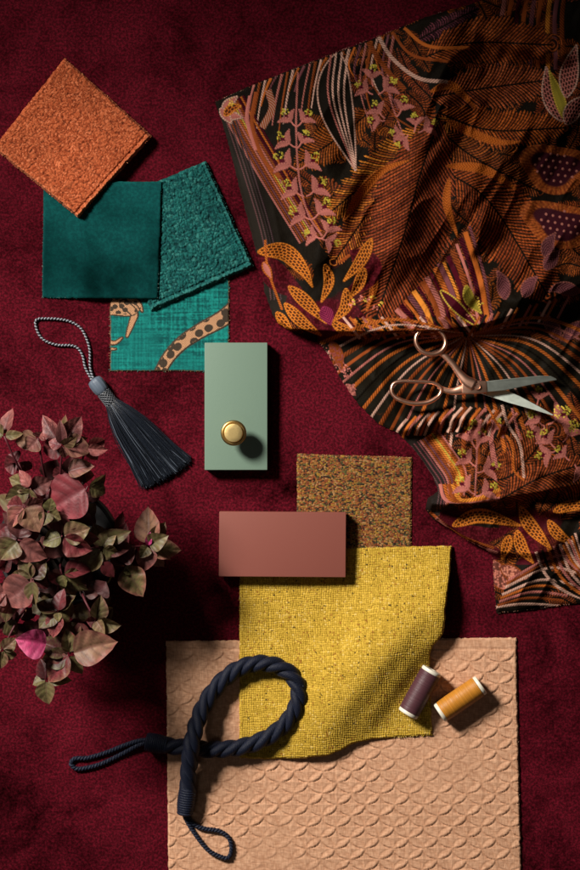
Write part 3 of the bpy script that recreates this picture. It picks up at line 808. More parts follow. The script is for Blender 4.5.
        C.strand([(x0, y0), (mx, my), (ex, ey)], [4.4, 3.0, 5.2, 3.8, 2.8, 4.6, 3][k % 7], np.asarray(cc) * (1 if math.cos(t) < .4 else .8), [3.2, 2.6, 3.4, 0, 2.4, 3.0, 3][k % 7], taper=-.55)
    for k in range(5): C.knots(330 + k * 5 + r.normal(0, 2), 352 + k * 8 + r.normal(0, 3), 6, PINK, 26)
    C.leaf([(330, 340), (338, 356), (342, 372)], 6, (.22, .05, .04), 'speck', col2=RUST); C.leaf([(346, 384), (350, 390), (356, 396)], 5, PINK, 'speck')
    # gathered roll under the scissors
    for k in range(26):
        x = 398 + k * 4.6; y = 428 - 12 * math.sin(min(1, k / 14) * 1.5) + max(0, k - 14) * .6
        cc = [CREAM, BLCK, ORNG, PINK, BLCK, CREAM, RUST][k % 7]
        C.strand([(x - 6, y + 16), (x, y + 2), (x + 9, y - 9)], 2.7, cc, 2.4 if k % 2 else 0)
    # lower lobe: border stripes, sprig, feather
    w = C.win([(405, 436), (480, 520)], 0)
    s_, d_, L_ = coords_to([(405, 438), (432, 470), (440, 500)], C.X[w], C.Y[w]); C.put(w, sstep(17, 13, np.abs(d_)), (.016, .012, .010), .05)
    F([(474, 478), (510, 476), (552, 430)], 26, 24, sp=3.8, bg=BLCK); F([(500, 500), (540, 478), (590, 462)], 18, 20, sp=3.8, bg=BLCK)
    F([(560, 520), (578, 500), (598, 480)], 18, sp=3.6, bg=BLCK)
    bl2 = [(420, 440), (436, 462), (448, 482), (446, 506)]
    for o, wd, cc, tw in ((-3, 1.5, MAUV, 2.2), (-7, 1.5, MAUV, 2.2), (-11, 1.5, (.1, .05, .05), 2.2), (0, 2.2, PINK, 2.4), (2.4, 2, RUST, 2.6), (4.6, 2, MAUV, 2.2), (7, 2.8, RUST, 3), (9.6, 2, ORNG, 2.6), (11.8, 2, AMBR, 2.8), (13.8, 1.8, YELL, 2.4), (16, 2.4, ORNG, 3), (18.4, 2.2, RUST, 2.8), (20.6, 1.8, PINK, 2.4)):
        C.strand(off(bl2, o), wd, cc, tw)
    for k, cc in enumerate((PINK, ORNG, RUST, AMBR)): C.strand([(440 + k * 4, 484), (446 + k * 5, 500), (470 + k * 5, 502 - k * 2), (500, 498 - k * 3)], 3.6, cc, 3 if k % 2 else 0)
    C.strand([(478, 418), (477, 452), (475, 496)], 2.0, PINK, 2.2)
    for (x, y, an, rr) in ((476, 446, -120, 24), (476, 447, -60, 20), (476, 464, -150, 22), (477, 470, -5, 24), (475, 492, -150, 24), (476, 494, -15, 24), (485, 432, -150, 18), (492, 432, -50, 16)): C.flower(x, y, an, rr * .70)
    for pts, wd, cc in (([(502, 405), (508, 425), (520, 445), (524, 478)], 3, CREAM), ([(512, 408), (518, 432), (522, 440)], 2.6, PINK), ([(494, 420), (492, 440), (497, 468)], 3.2, PINK), ([(486, 404), (498, 425), (512, 445), (514, 470), (524, 480)], 2.4, ORNG)): C.strand(pts, wd, cc, 2.8)
    C.strand([(540, 395), (556, 420), (575, 440)], 1.8, RUST, 2.2)
    for (x, y, an, rr) in ((545, 424, -150, 21), (545, 425, 140, 21), (548, 422, -25, 26), (556, 446, -140, 22), (556, 448, 150, 23), (563, 440, -50, 24), (570, 458, -150, 18), (575, 462, 60, 22), (536, 404, -70, 18)): C.flower(x, y, an, rr * .70)
    C.knots(560, 412, 7, YELL, 26); C.knots(575, 428, 6, OLIV, 22); C.knots(532, 412, 6, OLIV, 20)
    # valley petals and the last flap
    w = C.win([(440, 508), (600, 565)], 0); X, Y = C.X[w], C.Y[w]
    C.put(w, sstep(.42, .5, fbm(X, Y, 24, 47, 2)) * .9 * sstep(505, 514, Y) * sstep(600, 520, X), lerp((.075, .0045, .010), (.026, .002, .004), worley(X, Y, 1.8, 13)[0]), .15)
    S([(455, 528), (485, 535), (515, 528)], 8); S([(520, 525), (530, 545), (540, 560)], 8)
    N([(452, 526), (480, 516), (522, 526)], 8); N([(520, 506), (530, 525), (552, 550)], 7.5); N([(517, 530), (522, 548), (534, 564)], 6.5); N([(548, 520), (558, 534), (575, 545)], 6); N([(553, 512), (575, 505), (595, 510)], 6); N([(510, 535), (506, 548), (502, 560)], 5.5)
    for (a, b, c_, d2) in ((430, 512, 470, 540), (436, 518, 474, 545)): C.strand([(a, b), ((a + c_) / 2, (b + d2) / 2 + 3), (c_, d2), (c_ + 24, d2 + 8)], 3, RUST if a == 430 else PINK, 2.6)
    C.leaf([(494, 560), (500, 580), (512, 592)], 9, (.40, .13, .09), 'speck', edge=RUST, col2=(.10, .03, .02)); C.leaf([(500, 566), (514, 574), (530, 580)], 7, (.44, .16, .10), 'speck', edge=RUST, col2=(.12, .03, .02))
    for k in range(9):
        cc = [CREAM, RUST, PINK, ORNG, CREAM, BLCK][k % 6]
        C.strand([(496 + k * 1.5, 607 - k * 3.6 + (2 if k else 0)), (525 + k * 4, 604 - k * 6.0), (560 + k * 4, 606 - k * 5.2)], 2.6, cc, 2.6)
    for k in range(7):
        cc = [CREAM, BLCK, ORNG, PINK, CREAM, RUST][k % 6]
        C.strand([(536 + k * 6, 552 - k * 2), (546 + k * 6, 575 - k), (566 + k * 6, 592), (600 + k * 4, 604 + k)], 3, cc, 2.8)
    for k in range(6): C.strand([(560 + k * 3, 548 - k * 3), (572 + k * 3, 565), (600, 585 - k * 2)], 2.4, [PINK, ORNG, CREAM][k % 3], 2.6)
paint(CV)

CLOTH = [(215, 102), (238, 91), (262, 81), (296, 68), (330, 55), (362, 43), (395, 30), (420, 19), (445, 11), (475, 3), (490, -4), (500, -16), (604, -24), (604, 603),
         (570, 604), (545, 607), (520, 611), (497, 613.5), (495.5, 598), (494, 578), (493, 557), (486, 549.5), (468, 541), (449, 528), (432, 518), (425.5, 509), (428, 498), (438, 491), (433, 476), (420, 457), (408, 443), (398, 433),
         (379, 424), (358, 404), (342, 381), (330, 358), (320, 343), (306, 335), (290, 331), (277, 323), (270, 308), (264, 290), (262, 272), (252, 236), (240, 190), (226, 135)]
def ridge(X, Y, pts, A, wu, wd, e0=.12, e1=.12, p=2.0):
    s, d, L = coords_to(pts, X, Y, 22); t = s / L
    env = sstep(-.001, e0, t) * sstep(1.001, 1 - e1, t) if e1 > 0 else sstep(-.001, e0, t)
    return A * env * np.where(d < 0, np.exp(-np.abs(d / wu) ** p), np.exp(-np.abs(d / wd) ** p))
def cloth_fn(X, Y, sd):
    i = np.clip(((Y - CV.y0) / CV.res).round().astype(int), 0, CV.h.shape[0] - 1); j = np.clip(((X - CV.x0) / CV.res).round().astype(int), 0, CV.h.shape[1] - 1)
    C = CV.c[i, j]; h = CV.h[i, j]
    z = 3.0 + 5.0 * sstep(0, 60, -sd) + 4 * (fbm(X, Y, 110, 51, 2) - .5)
    z = z + ridge(X, Y, [(268, 326), (330, 330), (390, 330), (450, 328), (500, 318), (550, 298), (610, 268)], 24, 34, 6, .08, -1)
    z = z - ridge(X, Y, [(330, 346), (400, 345), (470, 342), (530, 330), (610, 300)], 5, 8, 16, .1, -1)
    z = z + ridge(X, Y, [(470, -30), (438, 60), (425, 130), (402, 210), (385, 300)], 30, 34, 27, .1, .15)      # soft diagonal swell
    z = z + ridge(X, Y, [(620, 60), (560, 110), (490, 160), (440, 240)], 26, 34, 18, .1, .2)
    z = z + ridge(X, Y, [(620, 210), (560, 235), (500, 270), (470, 310)], 22, 26, 15, .1, .2)
    z = z + ridge(X, Y, [(392, 432), (425, 424), (458, 416), (490, 420), (520, 432)], 15, 13, 7, .1, .25)
    z = z + ridge(X, Y, [(452, 412), (480, 424), (505, 446), (520, 480)], 6, 12, 8, .15, .25)
    z = z + ridge(X, Y, [(425, 503), (455, 503), (490, 499), (530, 492), (610, 478)], 24, 24, 7, .04, -1)
    z = z + ridge(X, Y, [(430, 517), (462, 536), (492, 549), (530, 552), (580, 548)], 12, 12, 6, .05, .3)
    z = z + ridge(X, Y, [(610, 520), (570, 530), (540, 556), (520, 612)], 6, 16, 22, .1, .1)
    e = sstep(0, 3, -sd)
    for pts, A, wu, wd in (([(300, 100), (332, 180), (352, 250), (345, 318)], 10, 26, 12), ([(470, 20), (530, 48), (600, 56)], 12, 20, 12),
                           ([(350, 352), (380, 388), (400, 428)], 7, 14, 8), ([(530, 352), (568, 400), (600, 450)], 10, 18, 11), ([(500, 440), (535, 468), (600, 470)], 9, 14, 9),
                           ([(450, 436), (472, 466), (466, 500)], 8, 13, 8), ([(380, 110), (365, 170), (330, 230), (300, 300)], 9, 16, 13), ([(500, 200), (470, 250), (455, 315)], 11, 14, 12),
                           ([(560, 260), (530, 290), (500, 310)], 9, 12, 9), ([(440, 340), (430, 380), (408, 415)], 5, 10, 8), ([(520, 345), (530, 380), (512, 420)], 6, 12, 8),
                           ([(238, 150), (262, 230), (285, 318)], 6, 14, 10), ([(520, 500), (560, 512), (604, 505)], 8, 10, 6)):
        z = z + ridge(X, Y, pts, A * 1.55, wu, wd, .25, .25)
    ca, sa = math.cos(1.05), math.sin(1.05); uu, vv = X * ca - Y * sa, X * sa + Y * ca
    wr = 1 - np.abs(2 * fbm(vv * 1.0 + 12 * fbm(X, Y, 70, 57, 2), uu * .30, 30, 55, 3) - 1)
    z = z + (12.0 * (wr - .7) * sstep(280, 360, X) + 1.2 * (fbm(X, Y, 14, 58, 2) - .5)) * sstep(0, 22, -sd)
    z = z + 2.6 * np.sin((X + .35 * Y) * .62) * np.exp(-(((X - 445) / 42) ** 2 + ((Y - 424) / 13) ** 2))
    z = z + 9 * np.exp(-(((X - 320) / 34) ** 2 + ((Y - 175) / 70) ** 2)) * sstep(0, 45, -sd)
    z = z - np.exp(-((((X - 490) / 80) ** 2 + ((Y - 388) / 32) ** 2) ** 2)) * np.maximum(z - 13, 0)      # the scissors press the cloth down
    z = np.maximum(z, 2.2)
    Z = z * (.62 + .38 * e) + h * 1.1
    return Z, C
o = sheet('embroidered_fabric', CLOTH, cloth_fn, M_embroid, .55, 1.6, seed=11, jit=.3)
tag(o, 'dark draped cloth embroidered with rust feathers and pink flowers', 'fabric')
fray(o, [((330, 55), (215, 102), 2, 2), ((445, 11), (330, 55), 2, 2), ((320, 343), (398, 433), 2.5, 3), ((425, 508), (492, 550), 6, 6), ((493, 557), (497, 613), 3, 3), ((497, 613), (570, 604), 2.5, 2.5)][::-1],
     [(.1, .05, .03), (.3, .1, .05), (.4, .2, .15)], .5, 1.5, 14)
del CV

# ------------------------------------------------------------------ painted blocks and knob
def block(px0, py0, px1, py1, z0, th, mat, name, label, tilt=0.0, rz=0.0):
    c = W3((px0 + px1) / 2, (py0 + py1) / 2, z0 + th)
    w, d = (px1 - px0) * U / 2 * (1 - (z0 + th) * U / CAMH), (py1 - py0) * U / 2 * (1 - (z0 + th) * U / CAMH)
    import bmesh
    bm = bmesh.new(); bmesh.ops.create_cube(bm, size=1)
    bmesh.ops.scale(bm, vec=(2 * w, 2 * d, th * U), verts=bm.verts)
    bmesh.ops.bevel(bm, geom=list(bm.edges), offset=.0009, segments=3, affect='EDGES', profile=.6)
    bmesh.ops.translate(bm, vec=(0, 0, th * U / 2), verts=bm.verts)
    me = bpy.data.meshes.new(name); bm.to_mesh(me); bm.free()
    for p in me.polygons: p.use_smooth = True
    me.set_sharp_from_angle(angle=math.radians(35))
    o = link_mesh(name, me, mat, None)
    o.location = (c[0], c[1], z0 * U); o.rotation_euler = (tilt, 0, rz)
    tag(o, label, 'paint block', 'painted sample blocks'); return o
block(204.5, 342.5, 267.5, 470, 1.15, 15, M_sage, 'painted_block', 'sage green painted block standing under the brass knob', tilt=math.radians(.5))
block(219, 512, 346, 577, 4.4, 13, M_terra, 'painted_block', 'terracotta brown painted block overlapping the tweed and yellow cloth', rz=math.radians(-.4))

kx, ky = 234.2, 433.0
kz = 16.2
base = W3(kx, ky, kz)
kn = empty('cabinet_knob', base)
tag(kn, 'round brass cabinet knob standing on the sage green block', 'knob')
mb = MB(); mb.lathe([(.0088, 0), (.0088, .002), (.0082, .003), (.0056, .0045), (.005, .010), (.0062, .014)], base, (0, 0, 1), 48)
mb.build('stem', M_brass_dark, kn, 40)
mb = MB(); mb.lathe([(.0062, .0135), (.0108, .0145), (.0123, .0162), (.0126, .019), (.0124, .0212), (.0116, .0222), (.0107, .0223), (.0104, .0214), (.0100, .0213)], base, (0, 0, 1), 64)
mb.build('rim', M_brass_dark, kn, 50)
mb = MB(); mb.lathe([(.0093, .0205), (.0092, .0232), (.0088, .0238), (.0080, .0240), (.004, .0241), (.0004, .0241)], base, (0, 0, 1), 64)
mb.build('face_disc', M_brass, kn, 40)

# ------------------------------------------------------------------ thread spools
def spool(pa, pb, z0, r, thread_col, label, rf=None, seed=0):
    rf = rf or r * .98
    zc = z0 + rf
    A, B = Vector(W3(*pa, zc)), Vector(W3(*pb, zc)); ax = (B - A).normalized(); L = (B - A).length / U
    root = empty('thread_spool', (A + B) / 2 - Vector((0, 0, rf * U))); tag(root, label, 'thread spool', 'thread spools')
    R = np.random.default_rng(seed)
    for org, dr in ((A, ax), (B, -ax)):
        mb = MB(); f = rf * U
        mb.lathe([(f * .30, .0011), (f * .34, .0002), (f * .80, -.0000), (f * .95, .0004), (f, .0012), (f, .0030), (f * .97, .0037), (f * .84, .0041), (f * .7, .0042)], org, dr, 48)
        mb.build('end_cap', M_flange, root, 40)
    n = 150; prof = []; cols = []
    for k in range(n):
        h = 4.0 + (L - 8.0) * k / (n - 1); q = (h * 1.05) % 1
        rr = r * (1 - .05 * (abs(h - L / 2) / (L / 2)) ** 6) + .32 * math.sin(math.pi * q) + .10 * R.normal()
        prof.append((rr * U, h * U)); cols.append(np.array(thread_col) * (.62 + .5 * math.sin(math.pi * q) + .10 * R.normal()))
    mb = MB(); mb.lathe([(r * .6 * U, 4.0 * U)] + prof + [(r * .6 * U, (L - 4.0) * U)], A, ax, 40, cols=[cols[0]] + cols + [cols[-1]])
    mb.build('thread', M_thread, root)
    return root
spool((432.5, 669.5), (407.5, 714.5), 5.5, 10.6, (.078, .026, .034), 'thread spool wound with dark plum thread', seed=1)
spool((481.5, 684.5), (439, 713.5), 3.8, 10.6, (.50, .20, .018), 'thread spool wound with golden ochre thread', seed=2)

# ------------------------------------------------------------------ scissors
def scissors():
    Z0 = 23.0
    root = empty('scissors', W3(477, 386, Z0 - 6)); tag(root, 'open dressmaking scissors with rose gold handles', 'scissors')
    import bmesh
    def blade(poly, z, th, edge, name, tilt_dir):
        """solid blade: outline, raised spine, thin ground edge"""
        me_v = []; me_f = []
        n = len(poly); c = np.mean(poly, 0)
        inner = []
        for p in poly: 
            p = np.array(p, float); inner.append(p)
        mb_ = MB()
        top = [W3(p[0], p[1], z + th * e + tilt_dir[0] * (p[0] - c[0]) + tilt_dir[1] * (p[1] - c[1])) for p, e in zip(poly, edge)]
        bot = [W3(p[0], p[1], z - .6 + tilt_dir[0] * (p[0] - c[0]) + tilt_dir[1] * (p[1] - c[1])) for p in poly]
        mb_.add(top + bot, [tuple(reversed(range(n)))] + [tuple(range(n, 2 * n))] + [(i, (i + 1) % n, (i + 1) % n + n, i + n) for i in range(n)], (1, 1, 1), False)
        ob = mb_.build(name, M_steel, root)
        m = ob.modifiers.new('bevel', 'BEVEL'); m.width = .0004; m.segments = 2; m.limit_method = 'ANGLE'
        return ob
    up = [(484, 381.4), (512, 378.4), (540, 375.6), (551, 376), (556.5, 378.6), (557, 380), (530, 385), (505, 390.3), (484, 392.4)]
    blade(up, Z0 + 1.5, 2.0, [1, 1, 1, 1, .9, .9, 1, 1, 1], 'blade', (-.01, -.06))
    lo = [(480, 390), (495, 389), (505, 389.6), (520, 396), (538, 405.6), (554.5, 415), (552.5, 415.6), (535, 410.2), (508, 402.6), (480, 393.4)]
    blade(lo, Z0 - 1.5, 1.2, [1] * 10, 'blade', (.11, .30))
    # finger loops
    mb = MB(); t = np.linspace(0, 2 * math.pi, 56, endpoint=False)
    ex, ey, ca, sa = 15.2, 13.2, math.cos(.35), math.sin(.35)
    ring = [(430.5 + ex * math.cos(a) * ca - ey * math.sin(a) * sa, 341 + ex * math.cos(a) * sa + ey * math.sin(a) * ca) for a in t]
    mb.sweep([W3(x, y, Z0 + 3.2 - .12 * (x - 445)) for x, y in ring], [(1.95 + .6 * max(0, math.cos(a - 1.0))) * U for a in t], 12, True, flat=1.35)
    sh = spline([(440.5, 353.5, 2.3), (446, 357, 3.1), (453, 364.5, 3.3), (459.5, 373.5, 3.9), (466, 381, 5.6), (474, 385.5, 6.6)], 26)
    mb.sweep([W3(x, y, Z0 + 2.2) for x, y, r in sh], [r * U for x, y, r in sh], 14, flat=.75)
    mb.build('handle', M_rose, root)
    mb = MB()
    ring2 = spline([(391.5, 389), (394, 383.5), (402, 381.4), (414, 381.6), (426, 382), (436, 384), (441, 389), (438.5, 396), (428, 402.2), (412, 403.4), (399, 399.4), (393, 394.6)], 70, True)
    mb.sweep([W3(x, y, Z0 + 1.0 - .06 * (x - 445)) for x, y in ring2], [(1.9 + .5 * (1 if y > 396 else 0) * min(1, (y - 396) / 4)) * U for x, y in ring2], 12, True, flat=1.35)
    sh = spline([(438, 386.5, 2.2), (445, 390, 2.9), (453, 391.4, 3.6), (462, 389.5, 5.2), (472, 387.6, 6.2)], 24)
    mb.sweep([W3(x, y, Z0 - .3) for x, y, r in sh], [r * U for x, y, r in sh], 14, flat=.7)
    mb.build('handle', M_rose, root)
    # bolster over the pivot
    poly = [(462, 378.5), (470, 379.8), (487, 381), (487.4, 392.8), (474, 394.2), (462, 393.6)]
    mb = MB(); n = len(poly)
    mb.add([W3(x, y, Z0 + 4.6) for x, y in poly] + [W3(x, y, Z0 - .8) for x, y in poly], [tuple(reversed(range(n))), tuple(range(n, 2 * n))] + [(i, (i + 1) % n, (i + 1) % n + n, i + n) for i in range(n)], (1, 1, 1), False)
    ob = mb.build('bolster', M_rose, root); m = ob.modifiers.new('bevel', 'BEVEL'); m.width = .0011; m.segments = 3
    for p in ob.data.polygons: p.use_smooth = True
    mb = MB(); mb.lathe([(.0034, 0), (.0034, .0012), (.0030, .0018), (.0026, .0018), (.0024, .0012), (.0003, .0011)], W3(477.5, 386.6, Z0 + 4.5), (0, 0, 1), 32)
    mb.build('pivot_screw', M_rose, root, 40)
scissors()

# ------------------------------------------------------------------ twisted cords
def helix(path, n, R, pitch, phase, flat=1.0, wob=0):
    """offset of one strand twisted round a 3-D path"""
    P = spline(path, n); out = []
    T = np.gradient(P, axis=0); T /= np.linalg.norm(T, axis=1)[:, None]
    S = np.concatenate([[0], np.cumsum(np.linalg.norm(np.diff(P, axis=0), axis=1))])
    for i in range(n):
        side = np.cross(T[i], (0, 0, 1)); side /= np.linalg.norm(side); up = np.cross(side, T[i])
        a = phase + 2 * math.pi * S[i] / pitch + (wob * (math.sin(S[i] * 31) + .6 * math.sin(S[i] * 77 + 1)) if wob else 0)
        out.append(P[i] + R * (math.cos(a) * side + math.sin(a) * up * flat))
    return out

def W3l(pts): return [W3(*p) for p in pts]

def tassel():
    root = empty('tassel', W3(100, 388, 0)); tag(root, 'charcoal silk tassel with a silver twisted hanging loop', 'tassel')
    loop = [(95.5, 383, 7), (93, 378, 5), (90, 367, 2.4), (89.6, 350, 2), (86, 337.6, 2), (80, 327.5, 2), (70, 321.5, 2), (57.6, 319, 2), (46, 318.6, 2), (38, 319, 2), (35.2, 323, 2), (38.6, 334, 2), (45.5, 341, 2), (57.6, 345, 2), (70, 345.4, 2), (77.5, 348, 2), (82.6, 356, 2), (85, 367, 2.4), (90, 377, 5), (94.5, 383.5, 7)]
    mb = MB(); W = W3l(loop)
    for k, c in enumerate(((.27, .285, .32), (.012, .014, .018))):
        mb.sweep(helix(W, 620, .00068, .0032, k * math.pi), .00078, 6, col=c)
    mb.build('hanging_loop', M_satin, root)
    A, B = np.array((96.0, 383.0)), np.array((169.5, 477.5)); ax = (B - A) / np.linalg.norm(B - A); sd = np.array((-ax[1], ax[0]))
    axis3 = Vector((ax[0], -ax[1], 0))
    def P(t, side, z): q = A + ax * t + sd * side; return W3(q[0], q[1], z)
    # head: satin threads folded over a core
    mb = MB(); prof = [(.8, -5.0), (4.2, -4.8), (6.6, -3.6), (7.6, -.5), (7.7, 5), (7.2, 9.5), (6.2, 12), (5.4, 13)]
    cols = [np.array((.075, .098, .13)) * q for q in (.8, 1, 1.1, 1.2, 1.2, 1.1, .9, .7)]
    mb.lathe([(r * U, h * U) for r, h in prof], W3(A[0], A[1], 8), axis3, 64, cols=cols, ripple=lambda t, h: .03 * math.sin(t * 27 + h * 900) + .02 * math.sin(t * 11))
    mb.build('head', M_thread, root)
    mb = MB()
    mb.lathe([(r * U, h * U) for r, h in ((5.2, 11), (6.0, 13), (6.4, 17), (6.4, 22), (6.0, 26), (5.6, 27))], W3(A[0], A[1], 8), axis3, 40, col=(.02, .022, .027))
    for k in range(11):
        for sg in (1, -1):
            q = [Vector(W3(A[0], A[1], 8)) + axis3 * (12 + 14 * t) * U + (Vector((sd[0], -sd[1], 0)) * math.cos(a) + Vector((0, 0, 1)) * math.sin(a)) * .0066 for t in np.linspace(0, 1, 12) for a in (k * 2 * math.pi / 11 + sg * t * 2.6,)]
            mb.sweep(q, .00042, 5, col=(.13, .14, .155) if sg > 0 else (.05, .055, .065))
    mb.build('neck_binding', M_satin, root)
    # skirt of loose threads
    mb = MB(); R = np.random.default_rng(5)
    mb.sweep([P(26, 0, 8), P(34, 0, 8), P(55, 0, 6), P(78, 0, 4.5), P(94, 0, 3)], [.0052, .007, .0085, .009, .004], 16, col=(.008, .009, .011), flat=.45, up=(0, 0, 1))
    for k in range(1150):
        a = R.uniform(0, 2 * math.pi); ra = R.random() ** .45
        s0, z0 = 6.9 * ra * math.cos(a), 8 + 5.8 * ra * math.sin(a)
        ls = math.cos(a) * ra; end = 116 + R.normal(0, 1.8) - 2.0 * ls * ls - 4 * ls
        s1 = 28.5 * ls + R.normal(0, 1.1); z1 = 3.6 + 3.2 * ra * math.sin(a) + R.normal(0, .4)
        bow = R.normal(0, 1.5); pts = []
        for t in np.linspace(0, 1, 7):
            sp_ = t ** .92
            sw = s0 * (1 - sp_) + s1 * sp_ + bow * math.sin(math.pi * t) + 3.0 * ls * math.sin(math.pi * min(1, t * 1.6)) * .6
            zz = z0 * (1 - t) + z1 * t + (5.5 * math.sin(math.pi * min(1, t ** .6 * 1.05)) * ra * max(0, math.sin(a)))
            pts.append(P(25 + (end - 25) * t, sw, max(.5, zz)))
        g = R.random(); c = np.array((.0070, .0100, .0165)) * (.3 + 1.3 * g) if g < .86 else np.array((.07, .085, .11)) * (.5 + R.random())  # pale strands put the satin highlights into the thread colour
        mb.sweep(pts, [.00042] * 6 + [.00030], 4, col=c, cap=False)
    mb.build('skirt', M_satin, root)
tassel()

def rope():
    root = empty('rope_tieback', W3(215, 740, 3)); tag(root, 'thick navy twisted rope tieback crossing itself in a loop', 'rope')
    zb = 12.5
    main = [(160, 744.5, 11), (175, 746.5, 12), (192, 748, 12), (212, 749.5, 12.5), (238, 747.5, 13.5), (262, 740, 14.5), (283, 726, 14.5), (296, 707, 14.5), (298.5, 689, 14.5), (290, 673.5, 14.5), (274, 665, 14.5), (256, 663.5, 14.5), (238, 669, 13.5), (222, 681, 13.5), (209, 697, 15), (200, 714, 20), (194, 733, 28), (191, 750, 29), (189, 768, 21), (188, 786, 14), (187, 800, 12)]
    W = W3l(main); mb = MB(); cs = []
    L = np.sum(np.linalg.norm(np.diff(np.array(main)[:, :2], axis=0), axis=1))
    for k in range(3):
        mb.sweep(helix(W, 520, .0041, .047, k * 2 * math.pi / 3, .92, .28), .0046, 14, col=(.007, .009, .020))
    # fine yarn lines riding on each strand
    P0 = [helix(W, 520, .0041, .047, k * 2 * math.pi / 3, .92, .28) for k in range(3)]
    mb.build('twisted_rope', M_rope, root)
    yb = MB()
    for k in range(3):
        for j in range(10):
            q = helix([tuple(p) for p in P0[k]][::6], 520, .00450, .020, j * 2 * math.pi / 10)
            yb.sweep(q, .00028, 4, col=(.012, .016, .032), cap=False)
    rr_ = np.random.default_rng(77); fz = MB()
    for k in range(260):
        q = P0[k % 3]; i = int(rr_.integers(4, 515)); p = Vector(tuple(q[i])); d = Vector(rr_.normal(0, 1, 3)); d.z = abs(d.z); d.normalize()
        p = p + d * .0046; e = p + d * .0016 * rr_.random() + Vector(rr_.normal(0, .0011, 3)); fz.sweep([p, p.lerp(e, .5) + Vector(rr_.normal(0, .0003, 3)), e], [.00013, .00011, .00006], 4, col=(.03, .036, .055))
    o_ = fz.build('loose_fibre', M_fibre, root); o_['kind'] = 'stuff'
    yb.build('yarn', M_rope, root)
    def cap_(p0, p1, r, z0, z1):
        mb = MB(); A, B = Vector(W3(*p0, z0)), Vector(W3(*p1, z1)); ax = (B - A); L = ax.length; prof = [(r * .45 * U, 0), (r * .8 * U, .0008)]
        n = 110
        for i in range(n):
            t = i / (n - 1); q = (t * 11) % 1
            rr = r * (.93 + .12 * math.sin(math.pi * min(1, t * 1.15)) ** .6) + .5 * math.sin(math.pi * q)
            prof.append((rr * U, .001 + (L - .002) * t))
        prof += [(r * .8 * U, L - .0006), (r * .4 * U, L)]
        mb.lathe(prof, A, ax, 32, col=(.009, .012, .025)); mb.build('end_cap', M_rope, root)
    cap_((145, 741.5), (168, 745.5), 8.8, 10.5, 11.5)
    cap_((187.8, 787), (184.6, 815), 8.2, 13.5, 11.5)
    for pts in ([(146, 740, 9), (138, 741, 5), (124, 745.5, 2.4), (105, 753, 2.2), (87, 758, 2.2), (75, 758.6, 2.2), (70.8, 763.5, 2.2), (76, 768.6, 2.2), (86, 768, 2.2), (102, 763.5, 2.2), (122, 754, 2.4), (138, 745.5, 5), (146, 743, 9)],
                [(184.5, 814, 11), (186, 819, 7), (193, 831, 6), (207, 849, 6), (220, 856.5, 6), (228.5, 857.5, 6), (231.5, 848, 6), (228.5, 837.5, 6), (219, 831, 6), (206, 829, 6), (196, 825.5, 6), (188, 817.5, 7), (186, 813, 11)]):
        mb = MB(); Wl = W3l(pts)
        for k in range(2): mb.sweep(helix(Wl, 420, .0011, .0064, k * math.pi), .00135, 7, col=(.011, .014, .028) if k else (.016, .020, .036))
        mb.build('cord_loop', M_rope, root)
rope()

# ------------------------------------------------------------------ potted plant
OL, PK, RD, DK, TN, MV = (.145, .128, .048), (.33, .105, .092), (.16, .023, .030), (.072, .018, .018), (.235, .13, .075), (.19, .068, .060)
def leaf_mesh(mb, base, tip, wd, col, rim, fold=.22, droop=.15, roll=0.0, seed=0, nu=14, nv=42, upv=(0, 0, 1)):
    R = np.random.default_rng(seed)
    b, t = Vector(base), Vector(tip); ax = t - b; L = ax.length; ax.normalize()
    up = Vector(upv); up = (up - ax * up.dot(ax)).normalized(); sd = ax.cross(up)
    sd = (sd * math.cos(roll) + up * math.sin(roll)).normalized(); up = sd.cross(ax)
    vs, cs = [], []; ph = R.uniform(0, 1); wav = R.uniform(.02, .07); wf = R.uniform(1.5, 3); nb = 4.2
    col, rim = np.array(col), np.array(rim)
    bend = R.uniform(-.06, .06)
    for i in range(nv + 1):
        s = i / nv; w = wd * U * (math.sin(math.pi * min(1, s ** .72)) ** .78 * (1 - .25 * s) + .02) * 1.12
        if s > .86: w *= max(.02, (1 - s) / .14) ** .55 if s < 1 else .01
        for j in range(nu + 1):
            u = j / nu * 2 - 1
            vein = math.exp(-(((s * nb - abs(u) * 1.25 + ph) % 1 - .5) / .11) ** 2) * (abs(u) > .06)
            mid = math.exp(-(u / .09) ** 2)
            z = fold * abs(u) ** 1.2 * w - droop * L * (s ** 1.8) + droop * L * .55 * s + wav * w * math.sin(wf * 2 * math.pi * s + u * 1.5) * abs(u)
            z += .019 * w * (math.cos(((s * nb - abs(u) * 1.25 + ph) % 1 - .5) * 2 * math.pi)) * min(1, abs(u) * 2) * -1 - .06 * w * mid
            p = b + ax * (L * s) + sd * (u * w + bend * L * math.sin(math.pi * s)) + up * z
            vs.append(p)
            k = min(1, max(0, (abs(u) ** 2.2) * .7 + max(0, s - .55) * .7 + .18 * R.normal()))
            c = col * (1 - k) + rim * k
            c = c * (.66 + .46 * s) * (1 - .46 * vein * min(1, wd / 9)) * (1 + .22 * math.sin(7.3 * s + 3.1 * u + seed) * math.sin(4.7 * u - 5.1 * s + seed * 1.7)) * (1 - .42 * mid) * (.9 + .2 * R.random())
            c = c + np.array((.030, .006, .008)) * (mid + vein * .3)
            cs.append(c)
    fs = [(i * (nu + 1) + j, i * (nu + 1) + j + 1, (i + 1) * (nu + 1) + j + 1, (i + 1) * (nu + 1) + j) for i in range(nv) for j in range(nu)]
    mb.add(vs, fs, np.array(cs))

